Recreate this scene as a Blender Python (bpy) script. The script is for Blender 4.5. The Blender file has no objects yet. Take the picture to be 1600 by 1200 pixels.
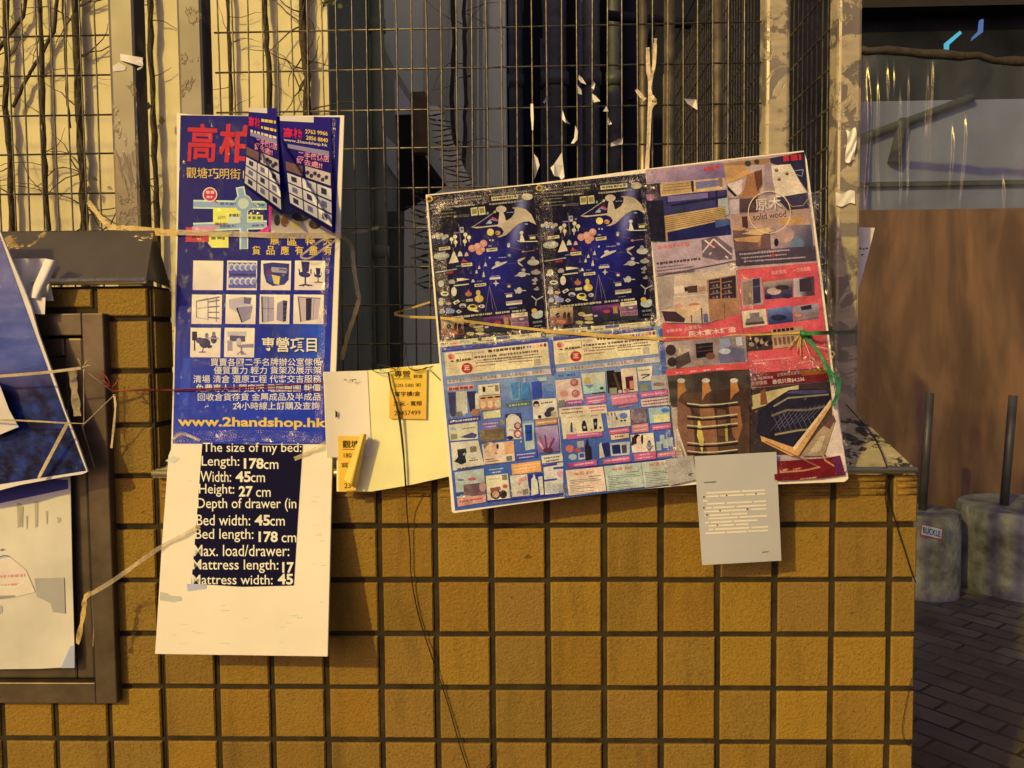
import bpy, bmesh, math, random
from mathutils import Vector, Matrix, noise as mnoise
random.seed(7)
SC = bpy.context.scene
COL = SC.collection
rad = math.radians

# ------------------------------------------------------------------ camera
F_PX = 1220.0
CAM = Vector((0, -1.42, 1.35))
ROT = Matrix.Rotation(rad(1.6), 3, 'Z') @ Matrix.Rotation(rad(87), 3, 'X') @ Matrix.Rotation(rad(-.53), 3, 'Z')
cd = bpy.data.cameras.new('camera')
cam = bpy.data.objects.new('camera', cd)
COL.objects.link(cam)
cd.sensor_width = 36
cd.lens = 36 * F_PX / 1600
cd.clip_start = .02
cd.clip_end = 300
cam.matrix_world = Matrix.Translation(CAM) @ ROT.to_4x4()
SC.camera = cam

# ------------------------------------------------------------------ light
SUN_AZ, SUN_EL = 38, 27                       # low street-lamp-like key from front left
w = bpy.data.worlds.new("World"); SC.world = w; w.use_nodes = True
nt = w.node_tree; bg = nt.nodes['Background']
sky = nt.nodes.new('ShaderNodeTexSky'); sky.sky_type = 'NISHITA'; sky.sun_disc = False
sky.sun_elevation = rad(SUN_EL); sky.sun_rotation = rad(180 + SUN_AZ)
sky.dust_density = 4.0; sky.ozone_density = 1.0
tint = nt.nodes.new('ShaderNodeMix'); tint.data_type = 'RGBA'; tint.blend_type = 'MULTIPLY'
tint.inputs[0].default_value = 1.0
tint.inputs[7].default_value = (1.0, .72, .74, 1)
nt.links.new(sky.outputs[0], tint.inputs[6]); nt.links.new(tint.outputs[2], bg.inputs[0])
bg.inputs[1].default_value = 0.09
sd = bpy.data.lights.new('sun', 'SUN'); sd.energy = 2.5; sd.color = (1.0, .72, .10); sd.angle = rad(1.0)
sun = bpy.data.objects.new('sun', sd); COL.objects.link(sun)
sdir = Vector((math.sin(rad(SUN_AZ)) * math.cos(rad(SUN_EL)), math.cos(rad(SUN_AZ)) * math.cos(rad(SUN_EL)), -math.sin(rad(SUN_EL))))
sun.rotation_euler = sdir.to_track_quat('-Z', 'Y').to_euler()
sun.location = (-4, -5, 4)
SC.view_settings.view_transform = 'Standard'; SC.view_settings.look = 'None'
SC.view_settings.exposure = 0.0; SC.view_settings.gamma = 1
SC.view_settings.use_curve_mapping = False

# ------------------------------------------------------------------ helpers
def ray(px, py):
    return ROT @ Vector(((px - 800) / F_PX, -(py - 600) / F_PX, -1))
def P(px, py, Y=0.0):                          # the point of the plane y=Y seen at a photo pixel
    d = ray(px, py)
    return CAM + d * ((Y - CAM.y) / d.y)
class Plane:                                   # a sheet's plane, lift = distance in front of it
    def __init__(s, p0, n): s.p0 = Vector(p0); s.n = Vector(n).normalized()
    def at(s, px, py, lift=0.0):
        d = ray(px, py)
        return CAM + d * ((s.p0 + s.n * lift - CAM).dot(s.n) / d.dot(s.n))
def leaning(zref, yref, slope):                # leaning back by slope towards the top
    return Plane((0, yref, zref), (0, -1, slope))

def lin(c):
    c /= 255.0
    return c / 12.92 if c <= .04045 else ((c + .055) / 1.055) ** 2.4
def alb(c, k=1.0):                             # surface colour from its look under the lamp's warm light
    L = (.95, .69, .36)
    return tuple(min(.86, max(.006, lin(v) / l * .8 * k)) for v, l in zip(c, L)) + (1,)

class MB:
    def __init__(s): s.v = []; s.f = []; s.c = []; s.sm = []
    def face(s, pts, col=None, smooth=False):
        i = len(s.v); s.v += [Vector(p) for p in pts]; s.f.append(list(range(i, i + len(pts)))); s.c.append(col); s.sm.append(smooth)
    def mesh(s, vs, fs, col=None, smooth=False):
        i = len(s.v); s.v += [Vector(p) for p in vs]
        for f in fs: s.f.append([i + k for k in f]); s.c.append(col); s.sm.append(smooth)
    def box(s, lo, hi, col=None):
        x0, y0, z0 = lo; x1, y1, z1 = hi
        s.mesh([(x0,y0,z0),(x1,y0,z0),(x1,y1,z0),(x0,y1,z0),(x0,y0,z1),(x1,y0,z1),(x1,y1,z1),(x0,y1,z1)],
               [(0,3,2,1),(4,5,6,7),(0,1,5,4),(1,2,6,5),(2,3,7,6),(3,0,4,7)], col)
    def slab(s, pts, back, col=None):          # outline extruded by vector back
        n = len(pts); back = Vector(back); a = [Vector(p) for p in pts]
        s.mesh(a + [p + back for p in a], [tuple(range(n)), tuple(range(2*n-1, n-1, -1))] +
               [(k, n + k, n + (k+1) % n, (k+1) % n) for k in range(n)], col)
    def tube(s, pts, r, n=6, col=None, cap=True):
        pts = [Vector(p) for p in pts]; R = r if isinstance(r, (list, tuple)) else [r] * len(pts)
        i = len(s.v); up = None
        for k, p in enumerate(pts):
            t = (pts[min(k+1, len(pts)-1)] - pts[max(k-1, 0)]).normalized()
            if up is None: up = t.orthogonal().normalized()
            up = (up - t * up.dot(t)).normalized(); sd_ = t.cross(up)
            for q in range(n):
                a = 2 * math.pi * q / n
                s.v.append(p + (up * math.cos(a) + sd_ * math.sin(a)) * R[k])
        for k in range(len(pts) - 1):
            for q in range(n):
                s.f.append([i+k*n+q, i+k*n+(q+1) % n, i+(k+1)*n+(q+1) % n, i+(k+1)*n+q]); s.c.append(col); s.sm.append(True)
        if cap:
            s.f.append([i+q for q in range(n)][::-1]); s.c.append(col); s.sm.append(False)
            e = i + (len(pts)-1)*n
            s.f.append([e+q for q in range(n)]); s.c.append(col); s.sm.append(False)
    def grid(s, fn, nu, nv, colfn=None, smooth=True):
        i = len(s.v)
        for b in range(nv+1):
            for a in range(nu+1): s.v.append(Vector(fn(a/nu, b/nv)))
        for b in range(nv):
            for a in range(nu):
                q = [i+b*(nu+1)+a, i+(b+1)*(nu+1)+a, i+(b+1)*(nu+1)+a+1, i+b*(nu+1)+a+1]
                s.f.append(q); s.sm.append(smooth)
                if colfn: s.c.append([colfn(a/nu, b/nv), colfn(a/nu, (b+1)/nv), colfn((a+1)/nu, (b+1)/nv), colfn((a+1)/nu, b/nv)])
                else: s.c.append(None)
WL = {}
def thing(name, label, cat, loc=(0,0,0), group=None, kind=None):
    o = bpy.data.objects.new(name, None); COL.objects.link(o); o.location = loc; o.empty_display_size = .05
    WL[o] = Vector(loc)
    return tag(o, label, cat, group, kind)
def tag(o, label=None, cat=None, group=None, kind=None):
    if label: o['label'] = label
    if cat: o['category'] = cat
    if group: o['group'] = group
    if kind: o['kind'] = kind
    return o
def part(name, mb, mat, parent=None, label=None, bevel=0, loc=None):
    base = WL[parent] if parent else Vector(loc) if loc else (sum(mb.v, Vector()) / len(mb.v))
    me = bpy.data.meshes.new(name)
    me.from_pydata([tuple(v - base) for v in mb.v], [], mb.f)
    me.polygons.foreach_set('use_smooth', mb.sm)
    if any(c is not None for c in mb.c):
        at = me.color_attributes.new('Col', 'FLOAT_COLOR', 'CORNER')
        k = 0
        for f, c in zip(mb.f, mb.c):
            for q in range(len(f)):
                at.data[k].color = (c[q] if isinstance(c, list) else c) if c is not None else (1,1,1,1)
                k += 1
    me.update()
    me.materials.append(mat)
    o = bpy.data.objects.new(name, me); COL.objects.link(o)
    if parent: o.parent = parent
    else: o.location = base
    WL[o] = base
    if label: o['label'] = label
    if bevel:
        m = o.modifiers.new('bevel', 'BEVEL'); m.width = bevel; m.segments = 2; m.limit_method = 'ANGLE'
    return o

# ------------------------------------------------------------------ materials
def mat(name):
    m = bpy.data.materials.new(name); m.use_nodes = True
    n = m.node_tree
    return m, n, n.nodes['Principled BSDF']
def N(n, t, **kw):
    x = n.nodes.new(t)
    for k, v in kw.items():
        if k[0] == 'i' and k[1:].isdigit(): x.inputs[int(k[1:])].default_value = v
        elif k[0] == '_': x.inputs[k[1:].replace('_', ' ')].default_value = v
        else: setattr(x, k, v)
    return x
def coords(n): return N(n, 'ShaderNodeNewGeometry').outputs['Position']
def noise(n, scale, detail=4, rough=.55, stretch=None, dist=0):
    x = N(n, 'ShaderNodeTexNoise', _Scale=scale, _Detail=detail, _Roughness=rough, _Distortion=dist)
    c = coords(n)
    if stretch:
        mp = N(n, 'ShaderNodeMapping'); mp.inputs['Scale'].default_value = stretch
        n.links.new(c, mp.inputs[0]); c = mp.outputs[0]
    n.links.new(c, x.inputs['Vector'])
    return x.outputs[0]
def ramp(n, src, stops):
    r = N(n, 'ShaderNodeValToRGB'); e = r.color_ramp.elements
    while len(e) < len(stops): e.new(.5)
    for q, (p, c) in zip(e, stops): q.position = p; q.color = c if len(c) == 4 else tuple(c) + (1,)
    n.links.new(src, r.inputs[0]); return r.outputs[0]
def mix(n, fac, a, b, mode='MIX'):
    x = N(n, 'ShaderNodeMix', data_type='RGBA', blend_type=mode)
    for i, v in ((0, fac), (6, a), (7, b)):
        if hasattr(v, 'links') or hasattr(v, 'is_linked'): n.links.new(v, x.inputs[i])
        else: x.inputs[i].default_value = v
    return x.outputs[2]
def bump(n, src, strength, dist=.002, to=None, sock='Normal'):
    b = N(n, 'ShaderNodeBump', _Strength=strength, _Distance=dist); n.links.new(src, b.inputs['Height'])
    if to: n.links.new(b.outputs[0], to.inputs[sock])
    return b.outputs[0]
def grey(v): return (v, v, v, 1)
def simple(name, col, rough=.6, metal=0, var=.25, scale=25, bmp=.1, bd=.002, spec=.5):
    m, n, p = mat(name)
    f = noise(n, scale)
    lo = tuple(c * (1 - var) for c in col[:3]) + (1,); hi = tuple(min(.9, c * (1 + var)) for c in col[:3]) + (1,)
    n.links.new(ramp(n, f, [(.3, lo), (.7, hi)]), p.inputs['Base Color'])
    p.inputs['Roughness'].default_value = rough; p.inputs['Metallic'].default_value = metal
    p.inputs['Specular IOR Level'].default_value = spec
    if bmp: bump(n, noise(n, scale * 4), bmp, bd, p)
    return m
def print_mat(name, gloss, crinkle, rough=.45, grime=.12):
    m, n, p = mat(name)
    a = N(n, 'ShaderNodeVertexColor', layer_name='Col').outputs[0]
    g = ramp(n, noise(n, 40, 5), [(.3, grey(1 - grime)), (.65, grey(1.0))])
    c = mix(n, 1.0, a, g, 'MULTIPLY')
    if grime > .2:
        c = mix(n, 1.0, c, ramp(n, noise(n, 420, 2, .6), [(.35, (.80, .80, .82, 1)), (.6, (1.12, 1.11, 1.08, 1))]), 'MULTIPLY')
        c = mix(n, .55, c, ramp(n, noise(n, 30, 4, .6, dist=.6), [(.42, grey(1)), (.62, (.70, .68, .66, 1))]), 'MULTIPLY')
    n.links.new(c, p.inputs['Base Color'])
    p.inputs['Roughness'].default_value = rough; p.inputs['Specular IOR Level'].default_value = .1
    if gloss:
        p.inputs['Coat Weight'].default_value = gloss; p.inputs['Specular IOR Level'].default_value = .05
        p.inputs['Coat Roughness'].default_value = .06
        h = N(n, 'ShaderNodeMath', operation='MULTIPLY')
        n.links.new(noise(n, 50, 3, .6, dist=1.4), h.inputs[0])
        n.links.new(ramp(n, noise(n, 6.5, 3, .6), [(.42, grey(.12)), (.66, grey(1))]), h.inputs[1])
        bump(n, h.outputs[0], crinkle, .010, p, 'Coat Normal')
    return m

M = {}
M['film'] = print_mat('laminated_print', .12, .5)
M['film2'] = print_mat('taped_print', .22, .9, grime=.3)
M['matte'] = print_mat('paper_print', 0, 0, .8, .08)
M['board'] = simple('foam_board', alb((246, 214, 158)), .6, var=.06, scale=5, bmp=.25, bd=.006)
M['paper'] = simple('white_paper', alb((240, 210, 165)), .8, var=.08, scale=30, bmp=.1)
M['card'] = simple('yellowed_card', alb((250, 220, 130)), .75, var=.06, scale=15, bmp=.05)
M['beige'] = None
M['wire'] = simple('galvanised_wire', (.13, .12, .10, 1), .36, .65, .5, 60, .2)
M['darkmetal'] = simple('dark_steel', (.12, .096, .072, 1), .38, .5, .3, 18, .08)
M['vine'] = simple('vine_bark', (.06, .05, .036, 1), .9, 0, .5, 90, .6, .004)
M['leaf'] = simple('dry_leaf', (.05, .055, .02, 1), .7, 0, .4, 60, .2)
M['black'] = simple('black_rubber', (.012, .011, .01, 1), .5, 0, .2)
M['greenplastic'] = simple('green_twine', (.02, .19, .08, 1), .4, 0, .3, 120, .3)
M['redplastic'] = simple('red_string', (.30, .035, .03, 1), .5, 0, .3, 150, .2)
M['raffia'] = simple('raffia', (.55, .42, .13, 1), .4, 0, .25, 150, .4)
M['twine'] = simple('pale_twine', (.52, .44, .33, 1), .6, 0, .2, 150, .3)
M['concrete'] = simple('cast_concrete', (.145, .17, .205, 1), .9, 0, .7, 7, .8, .012)

def tile_mat():
    m, n, p = mat('ochre_tile')
    a = N(n, 'ShaderNodeVertexColor', layer_name='Col').outputs[0]
    f = noise(n, 11, 5, .6)
    c = mix(n, ramp(n, f, [(.35, grey(0)), (.7, grey(.8))]), mix(n, 1, a, (.90, .88, .95, 1), 'MULTIPLY'), a)
    s = ramp(n, noise(n, 210, 3, .7), [(.34, grey(.72)), (.50, grey(1))])
    ch = ramp(n, noise(n, 38, 2, .5), [(.755, grey(1)), (.78, grey(.5))])
    c = mix(n, 1, c, ch, 'MULTIPLY')
    c = mix(n, 1, c, s, 'MULTIPLY')
    d = ramp(n, noise(n, 5, 4, .6, (3, 3, .6)), [(.54, grey(1)), (.74, grey(.66))])
    n.links.new(mix(n, 1, c, d, 'MULTIPLY'), p.inputs['Base Color'])
    p.inputs['Roughness'].default_value = .62
    p.inputs['Specular IOR Level'].default_value = .3
    h = N(n, 'ShaderNodeMath', operation='ADD')
    n.links.new(noise(n, 95, 4, .62, (1, 1, 1.7), .6), h.inputs[0]); n.links.new(noise(n, 240, 2), h.inputs[1])
    bump(n, h.outputs[0], .75, .0022, p)
    return m
M['tile'] = tile_mat()
M['grout'] = simple('dark_grout', (.028, .021, .010, 1), .95, 0, .6, 22, .6, .003)

def steel_mat(name, glue, gluecol, scale=18, thr=.52, base_col=(.13, .125, .12), rough=.42, st=(1, 1, .55), metal=.5):
    m, n, p = mat(name)
    f = noise(n, scale, 6, .68, st, .6)
    k = ramp(n, f, [(thr - .015, grey(0)), (thr + .015, grey(1))])
    k2 = mix(n, 1, k, grey(glue), 'MULTIPLY')
    base = ramp(n, noise(n, 6, 3), [(.3, tuple(c * .75 for c in base_col)), (.7, tuple(c * 1.25 for c in base_col))])
    pap = ramp(n, noise(n, scale * 2.1, 5, .65, (.7, 1, 1.7)), [(.33, tuple(c * .45 for c in gluecol)), (.38, tuple(c * .78 for c in gluecol)), (.60, gluecol), (.72, tuple(min(.8, c * 1.25) for c in gluecol))])
    n.links.new(mix(n, k2, base, pap), p.inputs['Base Color'])
    inv = N(n, 'ShaderNodeMath', operation='SUBTRACT', i0=metal); inv.use_clamp = True; n.links.new(k2, inv.inputs[1]); n.links.new(inv.outputs[0], p.inputs['Metallic'])
    p.inputs['Roughness'].default_value = rough
    bump(n, k, .6, .0015, p)
    return m
M['steel'] = steel_mat('brushed_steel_post', .85, (.25, .20, .14), 7, .53, st=(1, 1, .8))
M['stickers'] = steel_mat('steel_with_torn_stickers', 1.0, (.44, .40, .32), 13, .49, (.30, .28, .25), .4, (.7, 1, 1.1))
M['cap'] = steel_mat('steel_cap', .9, (.46, .34, .14), 5, .60, (.19, .17, .12), .3, (1, 1, 1.5), .75)
M['lip'] = simple('highlight_steel_edge', (.9, .8, .55, 1), .42, 1, .1, 30, .8, .002)  # bright yellowish base, put on an added tube, gives the edge its highlight
M['stuckcap'] = steel_mat('steel_cap_with_stickers', 1.0, (.52, .48, .33), 16, .47, (.10, .10, .085), .4, (1, 1, 1), .5)

def wall_mat():
    m, n, p = mat('beige_render')
    f = noise(n, 4, 5, .6)
    c = ramp(n, f, [(.3, (.68, .65, .42, 1)), (.7, (.82, .79, .54, 1))])
    d = ramp(n, noise(n, 14, 5, .7), [(.62, grey(1)), (.72, grey(.5))])
    # grime of its own shape low on the wall
    n.links.new(mix(n, .6, c, d, 'MULTIPLY'), p.inputs['Base Color'])
    p.inputs['Roughness'].default_value = .9
    bump(n, noise(n, 60, 4), .25, .004, p)
    return m
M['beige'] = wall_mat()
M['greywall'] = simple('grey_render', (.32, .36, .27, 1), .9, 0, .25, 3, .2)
M['palewall'] = simple('pale_painted_wall', (.78, .88, .74, 1), .85, 0, .03, 2.5, .1)
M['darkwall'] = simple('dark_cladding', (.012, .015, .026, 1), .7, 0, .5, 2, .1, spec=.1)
M['brownpost'] = simple('brown_timber', (.20, .14, .07, 1), .8, 0, .3, 12, .2)
def tape_mat():
    m, n, p = mat('crinkled_clear_tape')
    tr = N(n, 'ShaderNodeBsdfTransparent'); gl = N(n, 'ShaderNodeBsdfGlossy', _Roughness=.09); gl.inputs[0].default_value = (1, .97, .9, 1)
    bump(n, noise(n, 48, 3, .6, dist=1.6), 1.0, .011, gl)
    k = ramp(n, noise(n, 26, 3, .6), [(.40, grey(.02)), (.68, grey(.24))])
    m1 = N(n, 'ShaderNodeMixShader'); n.links.new(k, m1.inputs[0]); n.links.new(tr.outputs[0], m1.inputs[1]); n.links.new(gl.outputs[0], m1.inputs[2])
    n.links.new(m1.outputs[0], n.nodes['Material Output'].inputs[0]); return m
M['tape'] = tape_mat()
def ribbon_mat(name, col, a):
    m, n, p = mat(name)
    p.inputs['Base Color'].default_value = col; p.inputs['Roughness'].default_value = .25
    p.inputs['Alpha'].default_value = a
    bump(n, noise(n, 120, 4, .6), .8, .004, p)
    return m
M['ribbon'] = ribbon_mat('clear_ribbon', (.62, .55, .42, 1), .55)
M['goldribbon'] = ribbon_mat('glossy_ribbon', (.60, .47, .2, 1), .9)
M['whiteribbon'] = ribbon_mat('white_strip', (.7, .62, .5, 1), .95)

# ------------------------------------------------------------------ printing on sheets
_txt = {}
def text_shape(s, bold):
    k = (s, bold)
    if k not in _txt:
        cu = bpy.data.curves.new('lettering', 'FONT'); cu.body = s; cu.size = 1; cu.dimensions = '2D'; cu.fill_mode = 'FRONT'
        cu.resolution_u = 3; cu.offset = bold
        o = bpy.data.objects.new('lettering', cu); COL.objects.link(o)
        bpy.context.view_layer.update()
        dg = bpy.context.evaluated_depsgraph_get()
        me = o.evaluated_get(dg).to_mesh()
        v = [(q.co.x, q.co.y) for q in me.vertices]; f = [tuple(q.vertices) for q in me.polygons]
        o.evaluated_get(dg).to_mesh_clear()
        bpy.data.objects.remove(o); bpy.data.curves.remove(cu)
        _txt[k] = (v, f)
    return _txt[k]

class Sheet:
    """printing in photo coordinates laid on a plane; layers stack by overlap"""
    def __init__(s, plane, base=0.0004, lift=None, skew=0.0, k=1.0):
        s.pl = plane; s.base = base; s.lift = lift; s.mb = MB(); s.boxes = []; s.o = (0, 0, 1.0); s.skew = skew; s.k = k; s.d = (0, 0)
    def crop(s, x, y, sc): s.o = (x, y, sc); return s
    def X(s, p): return (s.o[0] + p[0] / s.o[2] + s.d[0], s.o[1] + p[1] / s.o[2] + s.d[1])
    def m(s, q, lay):
        L = s.base + lay * .00012 + (s.lift(*q) if s.lift else 0)
        return s.pl.at(q[0], q[1], L)
    def layer(s, pts):
        x0 = min(p[0] for p in pts); x1 = max(p[0] for p in pts); y0 = min(p[1] for p in pts); y1 = max(p[1] for p in pts)
        lay = 0
        for (a, b, c, d, l) in s.boxes:
            if a < x1 and b > x0 and c < y1 and d > y0: lay = max(lay, l + 1)
        s.boxes.append((x0, x1, y0, y1, lay)); return lay
    def p(s, pts, col):
        q = [s.X(p) for p in pts]; lay = s.layer(q)
        vs = [s.m(p, lay) for p in q]
        # triangulate safely through a tessellated ngon: keep facing the camera
        s.mb.face(vs, alb(col, s.k))
    def q(s, a, b, c, d, fn, n=8, mm=8):       # quad with colour function (u to the right, v down)
        A, B, C, D = [s.X(t) for t in (a, b, c, d)]
        lay = s.layer([A, B, C, D])
        def pt(u, v):
            x = (A[0]*(1-u)+B[0]*u)*(1-v) + (D[0]*(1-u)+C[0]*u)*v; y = (A[1]*(1-u)+B[1]*u)*(1-v) + (D[1]*(1-u)+C[1]*u)*v
            return s.m((x, y), lay)
        s.mb.grid(pt, n, mm, (lambda u, v: alb(fn(u, v), s.k)) if callable(fn) else (lambda u, v: alb(fn, s.k)), smooth=False)
    def b(s, x0, y0, x1, y1, h, col):          # bar: top edge, hangs down h
        k = s.skew * h
        s.p([(x0, y0), (x1, y1), (x1 + k, y1 + h), (x0 + k, y0 + h)], col)
    def e(s, cx, cy, rx, ry, col, rot=0, n=14):
        c, t = math.cos(rad(rot)), math.sin(rad(rot))
        s.p([(cx + rx*math.cos(a)*c - ry*math.sin(a)*t, cy + rx*math.cos(a)*t + ry*math.sin(a)*c) for a in [2*math.pi*i/n for i in range(n)]], col)
    def l(s, pts, wd, col):
        for (x0, y0), (x1, y1) in zip(pts, pts[1:]):
            L = math.hypot(x1-x0, y1-y0) or 1; nx, ny = -(y1-y0)/L*wd/2, (x1-x0)/L*wd/2
            s.p([(x0+nx, y0+ny), (x1+nx, y1+ny), (x1-nx, y1-ny), (x0-nx, y0-ny)], col)
    def g(s, x0, y0, x1, y1, h, col, rng=random.Random(3)):   # unreadably small lettering: broken dashes
        L = math.hypot(x1-x0, y1-y0); t = 0
        while t < L:
            wd = min(L - t, h * rng.uniform(.5, 1.6)); a = t / L; b2 = (t + wd) / L
            hh = h * rng.uniform(.75, 1)
            s.b(x0+(x1-x0)*a, y0+(y1-y0)*a, x0+(x1-x0)*b2, y0+(y1-y0)*b2, hh, col)
            t += wd + h * rng.uniform(.12, .5)
    def t(s, txt, x0, y0, x1, y1, h, col, bold=0.0, lean=None):   # baseline from (x0,y0) to (x1,y1), glyph height h
        v, f = text_shape(txt, bold)
        ax = min(p[0] for p in v); bx = max(p[0] for p in v); ay = min(p[1] for p in v); by = max(p[1] for p in v)
        k = -s.skew if lean is None else lean
        pts = []
        for (x, y) in v:
            u = (x - ax) / (bx - ax); w_ = (y - ay) / (by - ay) * h
            pts.append(s.X((x0 + (x1-x0)*u + k*w_, y0 + (y1-y0)*u - w_)))
        lay = s.layer(pts)
        s.mb.mesh([s.m(p, lay) for p in pts], f, alb(col, s.k))
    def build(s, name, m, parent, label=None):
        return part(name, s.mb, m, parent, label)

def lerp(a, b, t): t = max(0, min(1, t)); return tuple(x + (y - x) * t for x, y in zip(a, b))
def smooth(t): t = max(0, min(1, t)); return t*t*(3-2*t)

# ------------------------------------------------------------------ ground
def paver_mat():
    m, n, p = mat('dark_pavers')
    mp = N(n, 'ShaderNodeMapping'); mp.inputs['Rotation'].default_value = (0, 0, rad(52))
    n.links.new(coords(n), mp.inputs[0])
    br = N(n, 'ShaderNodeTexBrick', offset=.5, _Scale=1.0, _Mortar_Size=.007, _Brick_Width=.21, _Row_Height=.105)
    br.inputs['Color1'].default_value = (.085, .09, .095, 1); br.inputs['Color2'].default_value = (.175, .165, .155, 1); br.inputs['Mortar'].default_value = (.012, .011, .01, 1)
    n.links.new(mp.outputs[0], br.inputs['Vector'])
    n.links.new(mix(n, ramp(n, noise(n, 3, 5), [(.35, grey(0)), (.7, grey(.8))]), br.outputs[0], (.05, .045, .04, 1)), p.inputs['Base Color'])
    n.links.new(ramp(n, noise(n, 2.5, 4), [(.35, grey(.16)), (.7, grey(.6))]), p.inputs['Roughness'])
    bump(n, br.outputs[1], -.6, .006, p)
    return m
g = MB(); g.face([(-60, -40, 0), (60, -40, 0), (60, 80, 0), (-60, 80, 0)])
tag(part('ground', g, simple('dark_asphalt', (.04, .04, .042, 1), .7, 0, .4, 8, .3)), kind='structure')
g = MB(); g.face([(-8, -1.1, .004), (9, -1.1, .004), (9, 5.2, .004), (-8, 5.2, .004)])
tag(part('pavement', g, paver_mat()), kind='structure')

# ------------------------------------------------------------------ low tiled wall and its taller pillar
PX_, PZ_ = .1034, .1012
XL = [-.7005 + PX_ * k for k in range(14)] + [.690]          # joint lines of the low wall
ZB = [1.0152 - PZ_ * k for k in range(11)]
ZTOP = 1.1165
JT = .0108
rnd = random.Random(5)
TILES = [(160, 113, 31), (155, 109, 30), (165, 117, 29), (152, 107, 34), (161, 111, 27), (155, 111, 34)]
def tile(mb, x0, x1, z0, z1, y=-.005, grooves=False):
    c = alb(rnd.choice(TILES), rnd.uniform(.89, 1.07)); b = .0024; h = JT / 2
    j = lambda: rnd.uniform(-.0008, .0008)
    x0 += h + j(); x1 -= h + j(); z0 += h * .9 + j(); z1 -= h * .9 + j()
    yo = y + rnd.uniform(-.0012, .0008)
    fr = [(x0+b, yo, z0+b), (x1-b, yo, z0+b), (x1-b, yo, z1-b), (x0+b, yo, z1-b)]
    bk = [(x0, 0.001, z0), (x1, 0.001, z0), (x1, 0.001, z1), (x0, 0.001, z1)]
    md = [(x0, yo+b, z0), (x1, yo+b, z0), (x1, yo+b, z1), (x0, yo+b, z1)]
    mb.mesh(fr + md + bk, [(0,1,2,3)] + [(k+4, (k+1) % 4+4, (k+1) % 4, k) for k in range(4)] + [(k+8, (k+1) % 4+8, (k+1) % 4+4, k+4) for k in range(4)], c)
    if grooves:                                              # three raised ribs along the head tiles
        for q in range(3):
            zc = z1 - .014 - q * .0125
            mb.tube([(x0+.004, yo+.001, zc), (x1-.004, yo+.001, zc)], .0042, 6, c)
wall = thing('tiled_wall', 'low wall clad in square ochre tiles with dark joints and a sloping steel cap', 'wall', (0, 0, 0))
body = MB(); body.box((XL[0] + .0006, 0, 0), (XL[-1] - .004, .27, ZTOP))
part('wall_body', body, M['grout'], wall)
tl = MB()
for i in range(14):
    for k in range(-1, 10):
        z1 = ZTOP if k < 0 else ZB[k]; z0 = ZB[k+1]
        tile(tl, XL[i], XL[i+1] + (JT/2 if i == 13 else 0), z0, z1, grooves=(k < 0))
part('tile_facing', tl, M['tile'], wall)
zc = P(1340, 642, .24).z; xr = .681
cp = MB()
cp.slab([(-.70, -.014, ZTOP+.004), (xr, -.014, ZTOP+.004), (xr, .262, zc), (-.70, .262, zc)], (0, .0, -.003))
cp.box((-.70, -.0165, ZTOP-.008), (xr, -.0135, ZTOP+.006))
cp.mesh([(xr, -.014, ZTOP+.001), (xr, .262, ZTOP+.001), (xr, .262, zc)], [(0, 1, 2)])
part('metal_cap', cp, M['stuckcap'], wall, bevel=.0015)
mb = MB(); mb.tube([(-.70, -.0175, ZTOP+.001), (xr, -.0175, ZTOP+.001)], .006, 14); part('cap_lip', mb, M['lip'], wall)

pil = thing('tiled_pillar', 'taller pillar of ochre tiles with the steel hatch set into it', 'pillar', (-1.0, 0, 0))
PT = P(200, 447, 0).z; PD = .075
body = MB(); body.box((-2.6, 0, 0), (XL[0] - .0006, PD, PT))
part('pillar_body', body, M['grout'], pil)
ZP = [PT] + [1.4005, 1.3045, 1.205, 1.1105] + ZB
tl = MB()
HX1 = P(172, 800, 0).x; HZ0 = P(100, 1100, 0).z; HZ1 = P(120, 487, 0).z
for i in range(18):
    x1 = XL[0] - PX_ * i; x0 = x1 - PX_
    for a, b2 in zip(ZP, ZP[1:]):
        xa = x0
        if b2 > HZ0 - .06 and a < HZ1 + .05 and x0 < HX1:
            if a > HZ1 + .02 and a == PT: b2 = max(b2, HZ1 + .002) if x0 < HX1 - .02 else b2
            elif x1 < HX1 + .02: continue
            else: xa = max(x0, HX1 - .004)
        tile(tl, xa, x1, b2, a, grooves=False)
# the pillar's narrow return face above the low wall
for a, b2 in zip(ZP[:6], ZP[1:6]):
    c = alb(rnd.choice(TILES), .9)
    x = XL[0] + .004
    tl.box((XL[0] - .001, .004, b2 + .005), (x, PD - .004, a - .005), c)
part('tile_facing', tl, M['tile'], pil)
cp = MB()
zf = P(200, 436, -.012).z; zb = P(200, 360, .06).z
xa = P(229, 436, -.012).x; xb = P(240, 360, .06).x
cp.slab([(-2.6, -.012, zf), (xa, -.012, zf), (xb, .062, zb), (-2.6, .062, zb)], (0, .002, -.002))
cp.box((-2.6, -.015, zf - .010), (xa, -.011, zf + .001))
cp.mesh([(xa, -.012, zf), (xa + .006, .07, PT), (xb, .062, zb)], [(0, 1, 2)])
part('metal_cap', cp, M['cap'], pil, bevel=.001)
mb = MB(); mb.tube([(-2.6, -.016, zf - .003), (xa, -.016, zf - .003)], .0055, 14); part('cap_lip', mb, M['lip'], pil)

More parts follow.
